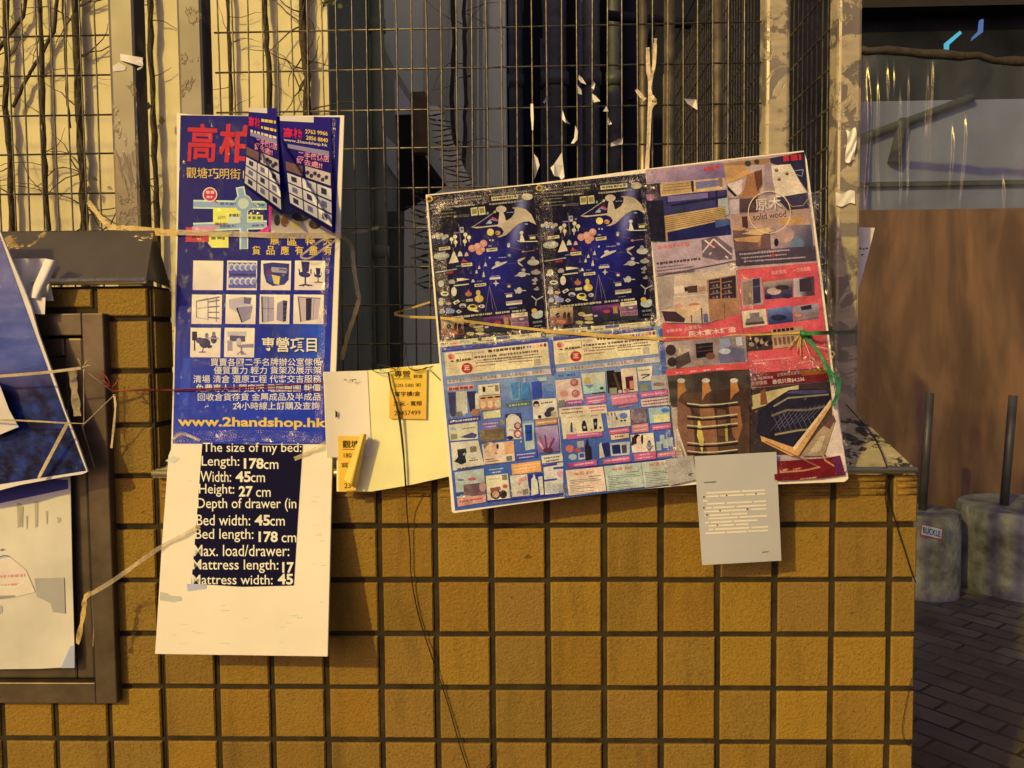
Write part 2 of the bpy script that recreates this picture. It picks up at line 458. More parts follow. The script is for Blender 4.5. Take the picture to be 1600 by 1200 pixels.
# steel hatch in the pillar
h = thing('access_hatch', 'dark steel access hatch framed into the tiled pillar', 'hatch', (P(60, 800, 0).x, 0, P(60, 1100, 0).z))
x1, z0, z1 = P(174, 800, -.02).x, P(100, 1098, -.02).z, P(100, 490, -.02).z
x0 = x1 - 1.05
def frame(mb, x0, x1, z0, z1, wd, y0, y1, bot=None):
    bot = bot or wd
    mb.box((x0, y0, z0), (x0+wd, y1, z1)); mb.box((x1-wd, y0, z0), (x1, y1, z1))
    mb.box((x0+wd, y0, z0), (x1-wd, y1, z0+bot)); mb.box((x0+wd, y0, z1-wd), (x1-wd, y1, z1))
f1 = MB(); frame(f1, x0, x1, z0, z1, .040, -.024, .002)
part('outer_frame', f1, M['darkmetal'], h, bevel=.002)
f2 = MB(); frame(f2, x0+.044, x1-.044, z0+.044, z1-.044, .034, -.016, .0)
part('inner_frame', f2, M['darkmetal'], h, bevel=.004)
f3 = MB(); f3.box((x0+.079, -.010, z0+.079), (x1-.079, -.002, z1-.079))
part('door_panel', f3, M['darkmetal'], h, bevel=.001)

# ------------------------------------------------------------------ mesh fence with its posts
YF = .25
fence = thing('mesh_fence', 'welded wire mesh fence on steel posts rising behind the tiled wall', 'fence', (0, YF, 1.12))
ZT = 2.6
PITCH = (P(996, 180, YF).x - P(808, 180, YF).x) / 8
ZH = [P(600, y, YF).z for y in (537, 477, 417, 355, 295, 232, 171, 108, 45)]
dz = ZH[-1] - ZH[-2]
while ZH[-1] < ZT: ZH.append(ZH[-1] + dz)
def mesh_panel(xa, xb, zlo, rn):
    mb = MB(); x = xa
    while x < xb:
        k = [(x + rn.uniform(-.0016, .0016), YF + rn.uniform(-.001, .001), z) for z in [zlo, zlo + .3, zlo + .6, zlo + .9, ZT]]
        mb.tube(k, .00175, 6); x += PITCH
    for z in ZH:
        if z > zlo:
            a = P(600, 300, YF)
            mb.tube([(xa - .01, YF + .003, z), ((xa+xb)/2, YF + .003, z + rn.uniform(-.002, .002)), (xb + .01, YF + .003, z)], .0019, 6)
    return mb
p1 = (P(172, 150, YF-.03).x, P(214, 150, YF-.03).x)
p2 = (P(277, 100, YF-.03).x, P(318, 100, YF-.03).x)
p3 = (P(1197, 100, YF-.03).x, P(1235, 100, YF-.03).x)
p4 = (P(1307, 300, YF-.03).x, P(1345, 300, YF-.03).x)
rr = random.Random(11)
xs = P(18, 200, YF).x
n_left = int((xs + 2.4) / PITCH)
part('mesh_panel', mesh_panel(xs - n_left * PITCH, p1[0] - .006, 1.30, rr), M['wire'], fence)
xs = P(808, 180, YF).x; xs -= PITCH * int((xs - p2[1] - .01) / PITCH)
part('mesh_panel', mesh_panel(xs, p3[0] - .008, ZTOP + .05, rr), M['wire'], fence)
for (a, b2), zl, mt, lb in ((p1, 1.2, 'steel', 'bare post with a torn strip of tape'), (p2, 1.14, 'steel', 'post half hidden by the blue poster'), (p3, 1.16, 'stickers', 'post covered in glue and paper shreds'), (p4, 1.14, 'stickers', 'end post thick with torn stickers')):
    mb = MB(); mb.box((a, YF-.03, zl), (b2, YF+.022, ZT + .05))
    part('post', mb, M[mt], fence, lb, bevel=.007)
# side fence running back from the end post
side = thing('side_fence', 'wire mesh side fence running back from the end post into the dark', 'fence', (p4[0], YF, 1.1))
XS = p4[0] + .012
mb = MB(); y = YF + .06
rr = random.Random(2)
while y < YF + 2.0:
    mb.tube([(XS + rr.uniform(-.002, .002), y, .3), (XS, y, ZT)], .0019, 5); y += PITCH
for z in ZH + [ZH[0] - dz, ZH[0] - 2*dz]: mb.tube([(XS, YF + .02, z), (XS, YF + 2.05, z)], .0026, 5)
part('mesh_panel', mb, M['wire'], side)
YEL = simple('highlight_yellow_tube', (.34, .29, .17, 1), .42, .9, .5, 14, .2)  # yellow base stands in for bright highlight lines on dark bars
for yy in (1.0, 2.06):
    mb = MB(); mb.box((XS - .02, YF + yy, 0), (XS + .02, YF + yy + .04, ZT)); part('post', mb, YEL, side, bevel=.004)
for i, (px, Y, r, lb) in enumerate(((1005, .75, .011, 'slim steel tube upright behind the white strip on the mesh'), (1046, .95, .016, 'steel tube upright left of the diagonal wires'), (1122, .62, .013, 'steel tube upright left of the glue covered post'))):
    q = P(px, 100, Y); mb = MB()
    mb.tube([(q.x, Y, .0), (q.x, Y, 2.7)], r, 14)
    mb.tube([(q.x, Y, .0), (q.x, Y, .012)], r * 2.4, 14)
    tag(part('steel_tube', mb, YEL, loc=(q.x, Y, 0)), lb, 'tube', 'steel tubes behind the mesh')

# ------------------------------------------------------------------ buildings behind the fence
YB = 1.15
xc = P(515, 200, YB).x
bd = thing('beige_building', 'beige rendered building close behind the left fence', 'building', (xc - 2, YB, 0))
mb = MB(); mb.slab([(-7, YB, 0), (xc, YB, 0), (xc, YB, 4.3), (-7, YB, 4.3)], (0, .02, 0)); part('front_wall', mb, M['beige'], bd)
mb = MB(); mb.slab([(xc, YB + .0205, 0), (xc, 1.95, 0), (xc, 1.95, 4.3), (xc, YB + .0205, 4.3)], (-.02, 0, 0))
mb.box((-7, 1.95, 0), (xc, 1.97, 4.3)); mb.box((-7, YB, 4.3005), (xc, 1.97, 4.38))
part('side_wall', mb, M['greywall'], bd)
mb = MB(); xq = xc + .012
mb.tube([(xq + .03, YB + .62, 0), (xq + .03, YB + .62, 6)], .028, 12)
for z in (.8, 1.7, 2.6): mb.tube([(xq + .03, YB + .62, z), (xq + .03, YB + .62, z + .05)], .034, 12)
part('drainpipe', mb, M['greywall'], bd)

al = thing('alley_house', 'pale painted house with outside steps seen through the mesh', 'house', (-.4, 3.2, 0))
Ya = 3.2
def pxbox(mb, x0, y0, x1, y1, Y, dep):
    a, b2 = P(x0, y1, Y), P(x1, y0, Y); mb.box((a.x, Y, a.z), (b2.x, Y + dep, b2.z))
mb = MB(); q0, q1 = P(560, 300, Ya), P(792, 300, Ya)
mb.slab([(q0.x, Ya, 0), (q1.x, Ya, 0), (q1.x, Ya, 4.2), (q0.x, Ya, 4.2)], (0, .2, 0)); part('wall', mb, M['palewall'], al)
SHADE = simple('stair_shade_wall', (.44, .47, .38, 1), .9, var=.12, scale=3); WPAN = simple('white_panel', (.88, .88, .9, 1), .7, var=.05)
def pslab(pts, Y, d, m, nm, par=al): mb = MB(); mb.slab([P(x, y, Y) for x, y in pts], (0, d, 0)); part(nm, mb, m, par)
pslab([(596, 60), (603, 80), (612, 98), (648, 158), (648, 262), (640, 420), (588, 420), (588, 60)], Ya-.03, .028, SHADE, 'stair_shade')  # darker slab paints the stair's shade onto the house wall
pslab([(590, -20), (595.5, -20), (596, 200), (591, 200)], Ya-.05, .018, WPAN, 'light_strip')
pslab([(616.5, 122), (628, 140), (641, 160), (643, 178.5), (617, 179)], Ya-.06, .02, WPAN, 'lit_wall_panel'); pslab([(594, 203), (603, 212), (619.5, 228), (620.5, 279), (605, 256), (595, 236)], Ya-.06, .02, WPAN, 'lit_wall_panel')  # white of these panels also stands for light falling on them
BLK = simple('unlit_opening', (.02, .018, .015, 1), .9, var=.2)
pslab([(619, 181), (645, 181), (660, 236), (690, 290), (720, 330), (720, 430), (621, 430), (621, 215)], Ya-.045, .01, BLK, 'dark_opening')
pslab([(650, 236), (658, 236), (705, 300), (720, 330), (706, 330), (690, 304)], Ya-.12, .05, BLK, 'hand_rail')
pslab([(661, -20), (700, -20), (700, 200), (661, 145)], Ya-.012, .01, simple('warm_grey_bay', (.62, .66, .54, 1), .9, var=.1, scale=4), 'wall_bay')
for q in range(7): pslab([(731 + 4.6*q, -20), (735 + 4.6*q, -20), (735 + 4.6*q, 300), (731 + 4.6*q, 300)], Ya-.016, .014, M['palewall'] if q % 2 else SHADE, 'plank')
mb = MB(); pxbox(mb, 643, 143, 664, 238, Ya-.3, .08); part('timber_post', mb, M['brownpost'], al)
mb = MB(); pxbox(mb, 536, 330, 640, 700, 2.4, .3); part('lower_wall', mb, simple('dim_grey_wall', (.17, .165, .12, 1), .9, var=.3, scale=4), al)
sp = thing('spiked_wall', 'sloping white wall top set with rows of wire spikes beyond the mesh', 'wall', P(720, 560, 1.9))
mb = MB(); mb.slab([P(668, 165, 1.9), P(684, 165, 1.9), P(742, 300, 1.9), P(690, 330, 1.9), P(688, 580, 1.9), P(630, 580, 1.9), P(632, 330, 1.9), P(700, 290, 1.9)], (0, .12, 0))
part('coping', mb, M['palewall'], sp)
mb = MB(); rs = random.Random(4)
def spike(px, py, dx, dy):
    mb.tube([P(px, py, 1.86), P(px + dx, py + dy, 1.80)], [.0042, .002], 4)
for k in range(17):
    t = k / 16
    for e in (-1, 1): spike(676 + 50*t + rs.uniform(-3, 3), 172 + 128*t, e * rs.uniform(14, 22), rs.uniform(-6, 4))
for k in range(16):
    t = k / 15
    for e in (-1, 1): spike(655 + rs.uniform(-5, 5) + 12*t, 300 + 150*t, e * rs.uniform(14, 26), rs.uniform(-9, 9))
part('spikes', mb, M['darkmetal'], sp)

dk = thing('dark_building', 'dark clad building with downpipes at the back of the alley', 'building', (.6, 4.2, 0))
Yd = 4.2
q0, q1 = P(785, 300, Yd).x, P(1330, 300, Yd).x
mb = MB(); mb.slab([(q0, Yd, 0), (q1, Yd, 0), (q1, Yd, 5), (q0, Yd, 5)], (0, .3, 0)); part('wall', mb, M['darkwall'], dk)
pipe = simple('grey_pipe', (.075, .085, .11, 1), .5, 0, .4, 12, .2)
for px, r in ((760, .055), (808, .05), (868, .085), (925, .06), (960, .05)):
    q = P(px, 300, Yd - .15); mb = MB(); mb.tube([(q.x, Yd - .15, 0), (q.x, Yd - .15, 8)], r, 12)
    for z in (.7, 1.9, 3.1, 4.3): mb.tube([(q.x, Yd-.15, z), (q.x, Yd-.15, z+.09)], r * 1.2, 12)
    part('downpipe', mb, pipe, dk)
mb = MB(); pxbox(mb, 846, 60, 858, 330, Yd - .05, .04); pxbox(mb, 905, 0, 915, 330, Yd-.05, .04)
part('trim_strip', mb, simple('dim_blue_trim', (.06, .10, .2, 1), .5), dk)
mb = MB(); mb.tube([P(950, 24, 3.2), P(1120, 42, 3.2)], .03, 8); part('bracket_beam', mb, M['darkwall'], dk)
mb = MB(); mb.slab([P(1030, 0, 3.4), P(1040, 0, 3.4), P(992, 155, 3.4), P(982, 155, 3.4)], (0, .05, 0)); part('brace', mb, M['darkwall'], dk)

# right side: hoarding, clear sheet, pale wall and the far dark block
YH = 3.6
HB = thing('brown_hoarding', 'weathered brown plywood hoarding behind the concrete drums', 'hoarding', (3.2, YH, 0))
def ply():
    m, n, p = mat('gloss_streaked_plywood')
    c = ramp(n, noise(n, 2.2, 5, .6, (1.6, 1, .5), .4), [(.3, (.135, .09, .072, 1)), (.55, (.19, .125, .095, 1)), (.75, (.25, .16, .115, 1))])
    c2 = ramp(n, noise(n, 30, 4, .6, (1, 1, .06)), [(.35, grey(.88)), (.65, grey(1))])
    c = mix(n, .8, c, ramp(n, noise(n, 3.2, 3, .6, (1.5, 1, .35), .5), [(.36, (.46, .46, .48, 1)), (.5, (.80, .80, .80, 1)), (.64, (1.2, 1.12, 1.0, 1))]), 'MULTIPLY')  # mottling whose lighter upright bands paint in gloss streaks
    n.links.new(mix(n, 1, c, c2, 'MULTIPLY'), p.inputs['Base Color']); p.inputs['Roughness'].default_value = .38
    bump(n, noise(n, 20, 4, .6, (1, 1, .1)), .2, .004, p); return m
PLY = ply()
xl = P(1340, 400, YH).x
for k in range(4):
    mb = MB(); zt = P(1450, 327, YH).z - .012 * k
    mb.box((xl + 1.22 * k + .003, YH, 0.0), (xl + 1.22 * (k+1) - .003, YH + .018, zt))
    for q in range(5):
        for xx in (.05, .61, 1.17):
            z = .15 + q * (zt - .3) / 4; x = xl + 1.22*k + xx
            mb.tube([(x, YH + .001, z), (x, YH - .003, z)], .007, 8)
    part('plywood_board', mb, PLY, HB)
for k in range(5):
    mb = MB(); mb.box((xl + 1.2*k, YH + .02, 0), (xl + 1.2*k + .06, YH + .08, 2.0)); part('stud', mb, M['brownpost'], HB)
DIM = simple('shadow_and_steel_grey', (.045, .055, .075, 1), .8, spec=.1)
PW = thing('pale_wall', 'pale blue grey wall half veiled by the clear plastic sheet', 'wall', (3.4, 4.6, 0))
mb = MB(); zt = P(1450, 157, 4.6).z; xl2 = P(1325, 300, 4.6).x
mb.box((xl2, 4.6, 0), (8, 4.8, zt)); part('wall_face', mb, simple('pale_blue_render', (.135, .175, .36, 1), .9, var=.15, scale=3), PW)
mb = MB(); mb.tube([P(1330, 222, 4.565), P(1520, 152, 4.565)], .03, 10); part('pole_shadow', mb, DIM, PW)  # solid dark tube standing in for a pole's shadow on the wall
mb = MB(); mb.tube([P(1412, 186, 4.56), P(1397, 255, 4.56)], [.035, .05], 8); part('short_pole', mb, DIM, PW)
mb = MB(); mb.box((xl2, 4.56, P(1450, 290, 4.56).z), (8, 4.598, P(1450, 283, 4.56).z)); part('ledge', mb, DIM, PW)
# clear plastic sheet hung from a rolled edge
def plastic():
    m, n, p = mat('clear_plastic_sheet')
    tr = N(n, 'ShaderNodeBsdfTransparent'); gl = N(n, 'ShaderNodeBsdfGlossy', _Roughness=.2); gl.inputs[0].default_value = (1, .95, .85, 1)
    df = N(n, 'ShaderNodeBsdfDiffuse'); df.inputs[0].default_value = (.22, .30, .30, 1)
    bump(n, noise(n, 4.5, 5, .6, (1, 1, .16), .6), 1.0, .012, gl)
    m1 = N(n, 'ShaderNodeMixShader', i0=.05); n.links.new(tr.outputs[0], m1.inputs[1]); n.links.new(gl.outputs[0], m1.inputs[2])
    m2 = N(n, 'ShaderNodeMixShader', i0=.09); n.links.new(m1.outputs[0], m2.inputs[1]); n.links.new(df.outputs[0], m2.inputs[2])
    n.links.new(m2.outputs[0], n.nodes['Material Output'].inputs[0]); return m
YS = 3.75
ps = thing('plastic_sheet', 'crumpled clear plastic sheet hanging from a rolled edge above the hoarding', 'sheet', P(1500, 330, YS))
rp = random.Random(8)
CREASE = ((1358, .1, .95), (1374, .15, .95), (1388, .05, .35), (1398, .05, .3), (1407, .2, .98), (1420, .1, .98), (1453, .1, .5), (1461, .02, .5), (1490, .4, .9), (1509, .35, .95), (1580, .7, 1), (1650, .1, .9), (1720, .2, .8))
fold = [rp.uniform(0, 6) for _ in range(6)]
def shp(u, v):
    a = P(1330, 80 + 20*u, YS) ; b2 = P(1900, 78 + 40*u, YS)
    x = a.x + (b2.x - a.x) * u; zt = P(1330 + 570*u, 76 + 37*u, YS).z; zb = P(1450, 332, YS).z - .03
    px_ = 1330 + 570*u
    cr = sum(.014 * (lambda d: math.exp(-(d/1.6)**2) if d < 0 else math.exp(-(d/7.0)**2))(px_ - (c0 + 6*math.sin(v*3 + c0)*v)) * max(0, min(1, (v - a0)*7, (b0 - v)*7)) for c0, a0, b0 in CREASE)
    yy = YS - cr +   .012 * math.sin(u*30 + fold[0] + v) + .004 * math.sin(u*71 + fold[1] + 2*v) + .008*math.sin(v*9 + u*20)
    return (x, yy, zt + (zb - zt) * v)
mb = MB(); mb.grid(shp, 560, 24); part('sheet', mb, plastic(), ps)
mb = MB(); mb.tube([Vector(shp(u/20, 0)) + Vector((0, 0, rp.uniform(-.012, .012))) for u in range(21)], [.026 + rp.uniform(-.006, .006) for _ in range(21)], 10)
part('rolled_edge', mb, simple('dirty_canvas_roll', (.04, .034, .032, 1), .8, 0, .5, 14, .8, .01), ps)
fb = thing('far_block', 'unlit tower block above the plastic sheet with a small cyan lit sign', 'building', (5, 9, 0))
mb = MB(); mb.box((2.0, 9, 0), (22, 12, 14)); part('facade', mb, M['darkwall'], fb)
mb = MB()
for k in range(5):
    z = 4.0 + k * 1.5; mb.box((2.0, 8.7, z), (22, 8.998, z + .18))
part('balcony_slabs', mb, simple('dim_concrete_edge', (.012, .012, .014, 1), .8, var=.3, scale=3), fb)
def glow(name, col, s):
    m, n, p = mat(name); p.inputs['Base Color'].default_value = (.02, .02, .02, 1)
    p.inputs['Emission Color'].default_value = col; p.inputs['Emission Strength'].default_value = s; return m
mb = MB(); mb.slab([P(1478, 76, 8.4), P(1478, 66, 8.4), P(1500, 48, 8.4), P(1503, 52, 8.4), P(1483, 70, 8.4), P(1483, 77, 8.4)], (0, .05, 0)); part('lit_sign', mb, glow('cyan_neon', (.08, .55, .75, 1), .8), fb)
mb = MB(); mb.slab([P(1520, 62, 8.4), P(1522, 56, 8.4), P(1531, 47, 8.4), P(1533, 30, 8.4), P(1537, 30, 8.4), P(1536, 50, 8.4)], (0, .05, 0)); part('lit_sign', mb, glow('blue_neon', (.12, .3, .75, 1), .45), fb)

# concrete drums with steel poles
def drum(cx, bottom, top, half, pole_b, pole_t, label, Y, pr):
    c = P(cx, bottom, Y); hgt = P(cx, top, Y).z; r = P(cx + half, top, Y).x - P(cx, top, Y).x
    t = thing('concrete_drum', label, 'drum', (c.x, Y, 0), 'concrete drums with poles')
    mb = MB(); n = 40; ring = []
    prof = [(0, r*.985), (.03, r), (hgt*.5, r*.99), (hgt-.02, r*.985), (hgt, r*.95)]
    for z, q in prof: ring.append([(c.x + q*math.cos(2*math.pi*k/n), Y + q*math.sin(2*math.pi*k/n), z + .004) for k in range(n)])
    vs = [v for g_ in ring for v in g_]
    mb.mesh(vs, [(a*n+k, a*n+(k+1) % n, (a+1)*n+(k+1) % n, (a+1)*n+k) for a in range(len(prof)-1) for k in range(n)], None, True)
    mb.face([v for v in ring[-1]]); mb.face([v for v in ring[0]][::-1])
    b_ = part('drum_body', mb, M['concrete'], t)
    mb = MB(); Yp = Y
    pb, pt = P(*pole_b, Yp), P(*pole_t, Yp)
    mb.tube([pb - (pt-pb)*.02, pt], pr, 14); part('pole', mb, simple('painted_steel_pole', (.07, .075, .09, 1), .45, .3, .3, 10, .1), t)
    return t, c, r
YD1 = 2.75
t1, c1, r1 = drum(1440, 945, 798, 54, (1441, 800), (1453, 614), 'smaller concrete drum carrying the BUCKLE sticker beside the tiled wall', YD1, .021)
t2, c2, r2 = drum(1602, 952, 790, 102, (1568, 800), (1583, 618), 'larger concrete drum with a pole at the right edge of the view', YD1 + .1, .022)
# sticker: BUCKLE on the curved side
def onDrum(px, py, lift=0):
    d = ray(px, py); cx, cy, r = c1.x, YD1, r1 + .001 + lift
    a = d.x**2 + d.y**2; bq = 2*((CAM.x-cx)*d.x + (CAM.y-cy)*d.y); cc = (CAM.x-cx)**2 + (CAM.y-cy)**2 - r*r
    disc = bq*bq - 4*a*cc
    if disc < 0: disc = 0
    return CAM + d * ((-bq - math.sqrt(disc)) / (2*a))
class DrumPlane:
    def at(s, px, py, lift=0): return onDrum(px, py, lift)
s = Sheet(DrumPlane()).crop(1200, 600, 4)
s.q((957, 873), (1095, 905), (1090, 978), (948, 950), lambda u, v: (150, 70, 60), 8, 4)
s.q((966, 880), (1088, 909), (1082, 968), (957, 940), lambda u, v: (170, 170, 160), 8, 4)
s.t('BUCKLE', 968, 930, 1078, 958, 38, (25, 25, 35), .02)
for k in range(5): s.l([(1112 + 8*k, 905 + 3*k), (1118 + 7*k, 945 + 4*k), (1128 + 6*k, 1000 - 6*k)], 3, (110, 120, 120))
tag(part('sticker', s.mb, M['matte']), 'small white BUCKLE sticker on the smaller concrete drum', 'sticker')
def hsh(a, b2): return (math.sin(a*127.1 + b2*311.7) * 43758.5453) % 1
# ------------------------------------------------------------------ the tall poster board
ZR = P(400, 738, 0).z
PLA = leaning(ZR, -.027, .225)
def backboard(plane, pts, th):
    mb = MB(); mb.slab([plane.at(x, y, 0) for x, y in pts], plane.n * -th); return mb
NAVY = (24, 20, 92); BLUE = (26, 52, 142); YEL_ = (238, 190, 70); CREAM = (250, 222, 165); RED = (206, 40, 45); PINK = (236, 140, 140)
ta = thing('poster_board', 'tall white foam board with the blue second hand furniture poster and the bed size panel', 'poster board', PLA.at(380, 1020))
part('foam_backing', backboard(PLA, [(276, 176), (300, 179), (420, 181), (538, 180), (533, 330), (526, 560), (520, 690), (512, 1026), (380, 1024), (242, 1022), (246, 960), (252, 860), (258, 780), (263, 712), (267, 702), (270, 600), (273, 470), (276, 330)], .006), M['board'], ta, bevel=.0008)
s = Sheet(PLA, .0008)
s.q((282, 180), (531, 183), (511, 694), (270, 693), lambda u, v: lerp(lerp((15, 20, 86), (17, 25, 108), u), (12, 52, 150), smooth((v - .35) / .55)), 6, 16)
s.q((286, 560), (300, 560), (294, 640), (278, 640), lambda u, v: (34, 66, 160), 1, 2)
s.q((420, 506), (508, 507), (507, 560), (418, 560), lambda u, v: lerp((22, 40, 110), (36, 82, 176), u), 4, 2)
bl = s.build('blue_poster', M['film'], ta)
s = Sheet(PLA, .0014)
s.t('高', 291, 252, 337, 254, 60, RED, .02, .05); s.t('柏', 341, 253, 398, 256, 60, RED, .02, .05)
s.t('觀塘巧明街11', 291, 278, 390, 281, 17, YEL_, .0)
# little street map
G1 = (150, 165, 185); G2 = (215, 222, 225)
for pts, wd in (([(302, 319), (417, 321)], 11), ([(302, 355), (417, 351)], 11), ([(375, 292), (380, 318)], 11), ([(381, 318), (381, 389)], 11)):
    s.l(pts, wd + 2.5, G2)
s.e(380, 318, 14.5, 14.5, G2)
for pts, wd in (([(302, 319), (417, 321)], 8.5), ([(302, 355), (417, 351)], 8.5), ([(375, 294), (380, 318)], 8.5), ([(381, 318), (381, 388)], 8.5)):
    s.l(pts, wd, G1)
s.e(380, 318, 13, 13, G1); s.e(380, 318, 8.5, 8.5, (205, 205, 190))
s.p([(333, 325), (368, 325), (376, 333), (376, 347), (333, 350)], (240, 222, 90)); s.p([(358, 335), (376, 338), (376, 349), (356, 350)], (215, 210, 190))
s.p([(325, 363), (357, 363), (357, 387), (331, 387), (325, 380)], (240, 222, 90)); s.p([(388, 335), (411, 336), (411, 345), (386, 345)], (222, 214, 110))
s.p([(290, 355), (326, 355), (326, 378), (290, 378)], (198, 60, 66)); s.p([(300, 354), (345, 352), (330, 362), (300, 364)], (214, 140, 140))
s.t('APM', 340, 343, 352, 343, 6, (120, 120, 70)); s.g(358, 334, 374, 334, 5, (110, 110, 60)); s.g(336, 348, 354, 348, 4, (120, 110, 60)); s.g(388, 338, 408, 338, 5, (110, 110, 60))
s.g(330, 370, 352, 370, 5, (120, 110, 60)); s.g(300, 368, 316, 368, 5, (120, 40, 40)); s.g(344, 316, 368, 317, 4, (90, 100, 130)); s.g(396, 318, 414, 319, 4, (90, 100, 130)); s.g(344, 352, 368, 351, 4, (90, 100, 130)); s.g(394, 351, 412, 350, 4, (90, 100, 130))
s.p([(329, 311), (333, 308), (344, 321)], (200, 40, 62)); s.e(328, 304, 11.5, 11.5, (245, 220, 200)); s.e(328, 304, 10, 10, (206, 40, 66)); s.g(322, 298, 335, 298, 5, (240, 190, 190)); s.g(323, 306, 334, 306, 4, (240, 190, 190))
s.p([(420, 318), (425, 318), (425, 350), (420, 365), (400, 364), (420, 352)], (210, 40, 120))
# furniture photo half hidden by the flyers
s.q((425, 300), (520, 300), (518, 364), (423, 364), lambda u, v: lerp((60, 56, 72), (200, 170, 140), smooth((v - .45) * 2)), 6, 6)
for x, y, rx, ry, c in ((452, 318, 8, 14, (70, 80, 110)), (433, 344, 5, 9, (40, 32, 38)), (445, 346, 6, 9, (110, 64, 40)), (462, 350, 9, 9, (190, 160, 90)), (470, 338, 14, 8, (34, 28, 38)), (492, 350, 10, 8, (60, 40, 40))):
    s.e(x, y, rx, ry, c)
for tx, x0, x1, y in (('展', 422, 436, 383), ('區', 449, 464, 383), ('特', 477, 492, 383), ('大', 505, 519, 383)):
    s.t(tx, x0, y, x1, y + 1, 13, YEL_, .015)
for i, tx in enumerate('貨品應有盡有'):
    s.t(tx, 394 + 22.3 * i, 398, 407 + 22.3 * i, 398.5, 14, YEL_, .015)
# product cards (rows of squares)
cards = {}
for r_, (y, xs_) in enumerate(((407, (302, 355, 408, 461)), (460, (300, 353, 406, 459)), (512, (298, 351)))):
    for c_, x in enumerate(xs_):
        s.q((x, y), (x + 47, y + .6), (x + 46, y + 46.5), (x - 1, y + 46), lambda u, v: lerp((250, 224, 182), (238, 205, 168), v), 1, 2)
        cards[r_, c_] = (x, y)
def at(card, f):
    x, y = cards[card]; s.o = (x, y, 1.0); f(); s.o = (0, 0, 1.0)
DK = (44, 38, 66); MD = (132, 112, 128)
def c_blades():
    s.b(2, 3, 45, 3.5, 18, (88, 80, 150)); s.b(2, 23, 45, 23.5, 20, (96, 88, 148))
    for k in range(5):
        for y in (10, 32): s.e(6 + 8.6*k, y, 5, 6, (205, 196, 214), 20); s.e(7 + 8.6*k, y + 1, 3, 4, (130, 120, 172), 20)
    s.b(3, 20, 45, 20.5, 4, (60, 54, 100))
def c_lounge():
    s.p([(3, 5), (18, 3), (44, 5), (43, 30), (36, 38), (18, 40), (8, 34), (4, 20)], (52, 52, 104)); s.b(16, 10, 40, 12, 8, (170, 150, 140)); s.p([(16, 22), (30, 25), (28, 38), (20, 36)], (226, 190, 90)); s.e(12, 20, 5, 8, (92, 60, 96)); s.b(28, 12, 42, 14, 3, (110, 100, 110)); s.e(14, 29, 4, 5, (60, 80, 150))
def chair(x, y, k, c):
    s.p([(x-6*k, y-19*k), (x+6*k, y-18*k), (x+5*k, y-4*k), (x-4*k, y-3*k)], c); s.e(x - 1*k, y, 8.5*k, 4*k, c, 8); s.l([(x, y+3*k), (x, y+14*k)], 2*k, c)
    for a in (-9, -4, 5, 10): s.l([(x, y+14*k), (x + a*k, y + (17 - abs(a)*.15)*k)], 1.6*k, c)
    s.l([(x-9*k, y-8*k), (x-8*k, y-1*k)], 1.6*k, c); s.l([(x+8*k, y-8*k), (x+8*k, y-1*k)], 1.6*k, c)
def c_chairs(): chair(16, 22, 1.1, (40, 38, 92)); chair(36, 24, .66, (40, 38, 84))
def c_shelf():
    for x, a, b2 in ((7, 12, 37), (25, 7, 40), (38, 4, 43)): s.l([(x, a), (x, b2)], 1.6, MD)
    for k in range(4): s.l([(25, 12 + 8*k), (43, 9 + 9.5*k)], 2, (120, 104, 118))
    for y0, y1 in ((11, 6), (22, 20), (36, 39)): s.l([(6, y0), (25, y1)], 1.4, (190, 165, 150))
    s.l([(6, 11), (43, 4)], 2, MD)
def c_desk():
    s.p([(4, 8), (26, 4), (40, 6), (38, 18), (20, 30), (6, 22)], (198, 172, 160)); s.p([(18, 20), (42, 18), (38, 38), (26, 44)], (152, 132, 138)); s.p([(18, 20), (26, 44), (24, 44), (16, 22)], DK); s.p([(28, 4), (40, 5), (38, 15), (28, 14)], (110, 96, 112)); s.p([(18, 20), (42, 18), (40, 15), (22, 16)], (210, 186, 172))
def c_cabs():
    s.p([(4, 3), (22, 4), (22, 41), (5, 44)], (178, 156, 150)); s.l([(13, 4), (13, 43)], 1.2, MD); s.l([(4, 22), (22, 22)], 1.2, MD); s.p([(2, 3), (4, 3), (5, 44), (3, 42)], DK)
    s.p([(27, 14), (36, 9), (36, 43), (26, 40)], (160, 140, 142)); s.p([(36, 9), (43, 10), (41, 42), (36, 43)], (70, 60, 84))
    for k in range(4): s.b(37, 14 + 7*k, 41, 14 + 7*k, 3, (30, 26, 44))
def c_ward():
    s.p([(7, 4), (42, 6), (38, 39), (11, 43)], (200, 170, 152)); s.p([(19, 6), (28, 6), (27, 40), (19, 41)], (40, 32, 50)); s.p([(6, 3), (8, 4), (12, 43), (10, 43)], (90, 74, 88)); s.l([(32, 7), (30, 40)], .8, MD); s.l([(7, 4), (42, 6)], 1.6, (140, 116, 120))
def c_meeting():
    s.b(2, 6, 10, 6, 14, DK); s.e(22, 24, 9, 8, (58, 50, 80)); s.e(14, 20, 6, 5, (80, 70, 96)); s.e(36, 18, 5, 7, (62, 54, 86)); s.e(25, 12, 3, 4, MD); s.e(36, 10, 3, 4, MD); s.l([(6, 18), (6, 36)], 2, DK); s.l([(20, 30), (18, 38)], 1.4, DK); s.e(18, 38, 6, 1.4, MD); s.p([(26, 26), (34, 28), (32, 32), (27, 32)], DK); s.l([(26, 16), (44, 17)], 2, (170, 150, 140))
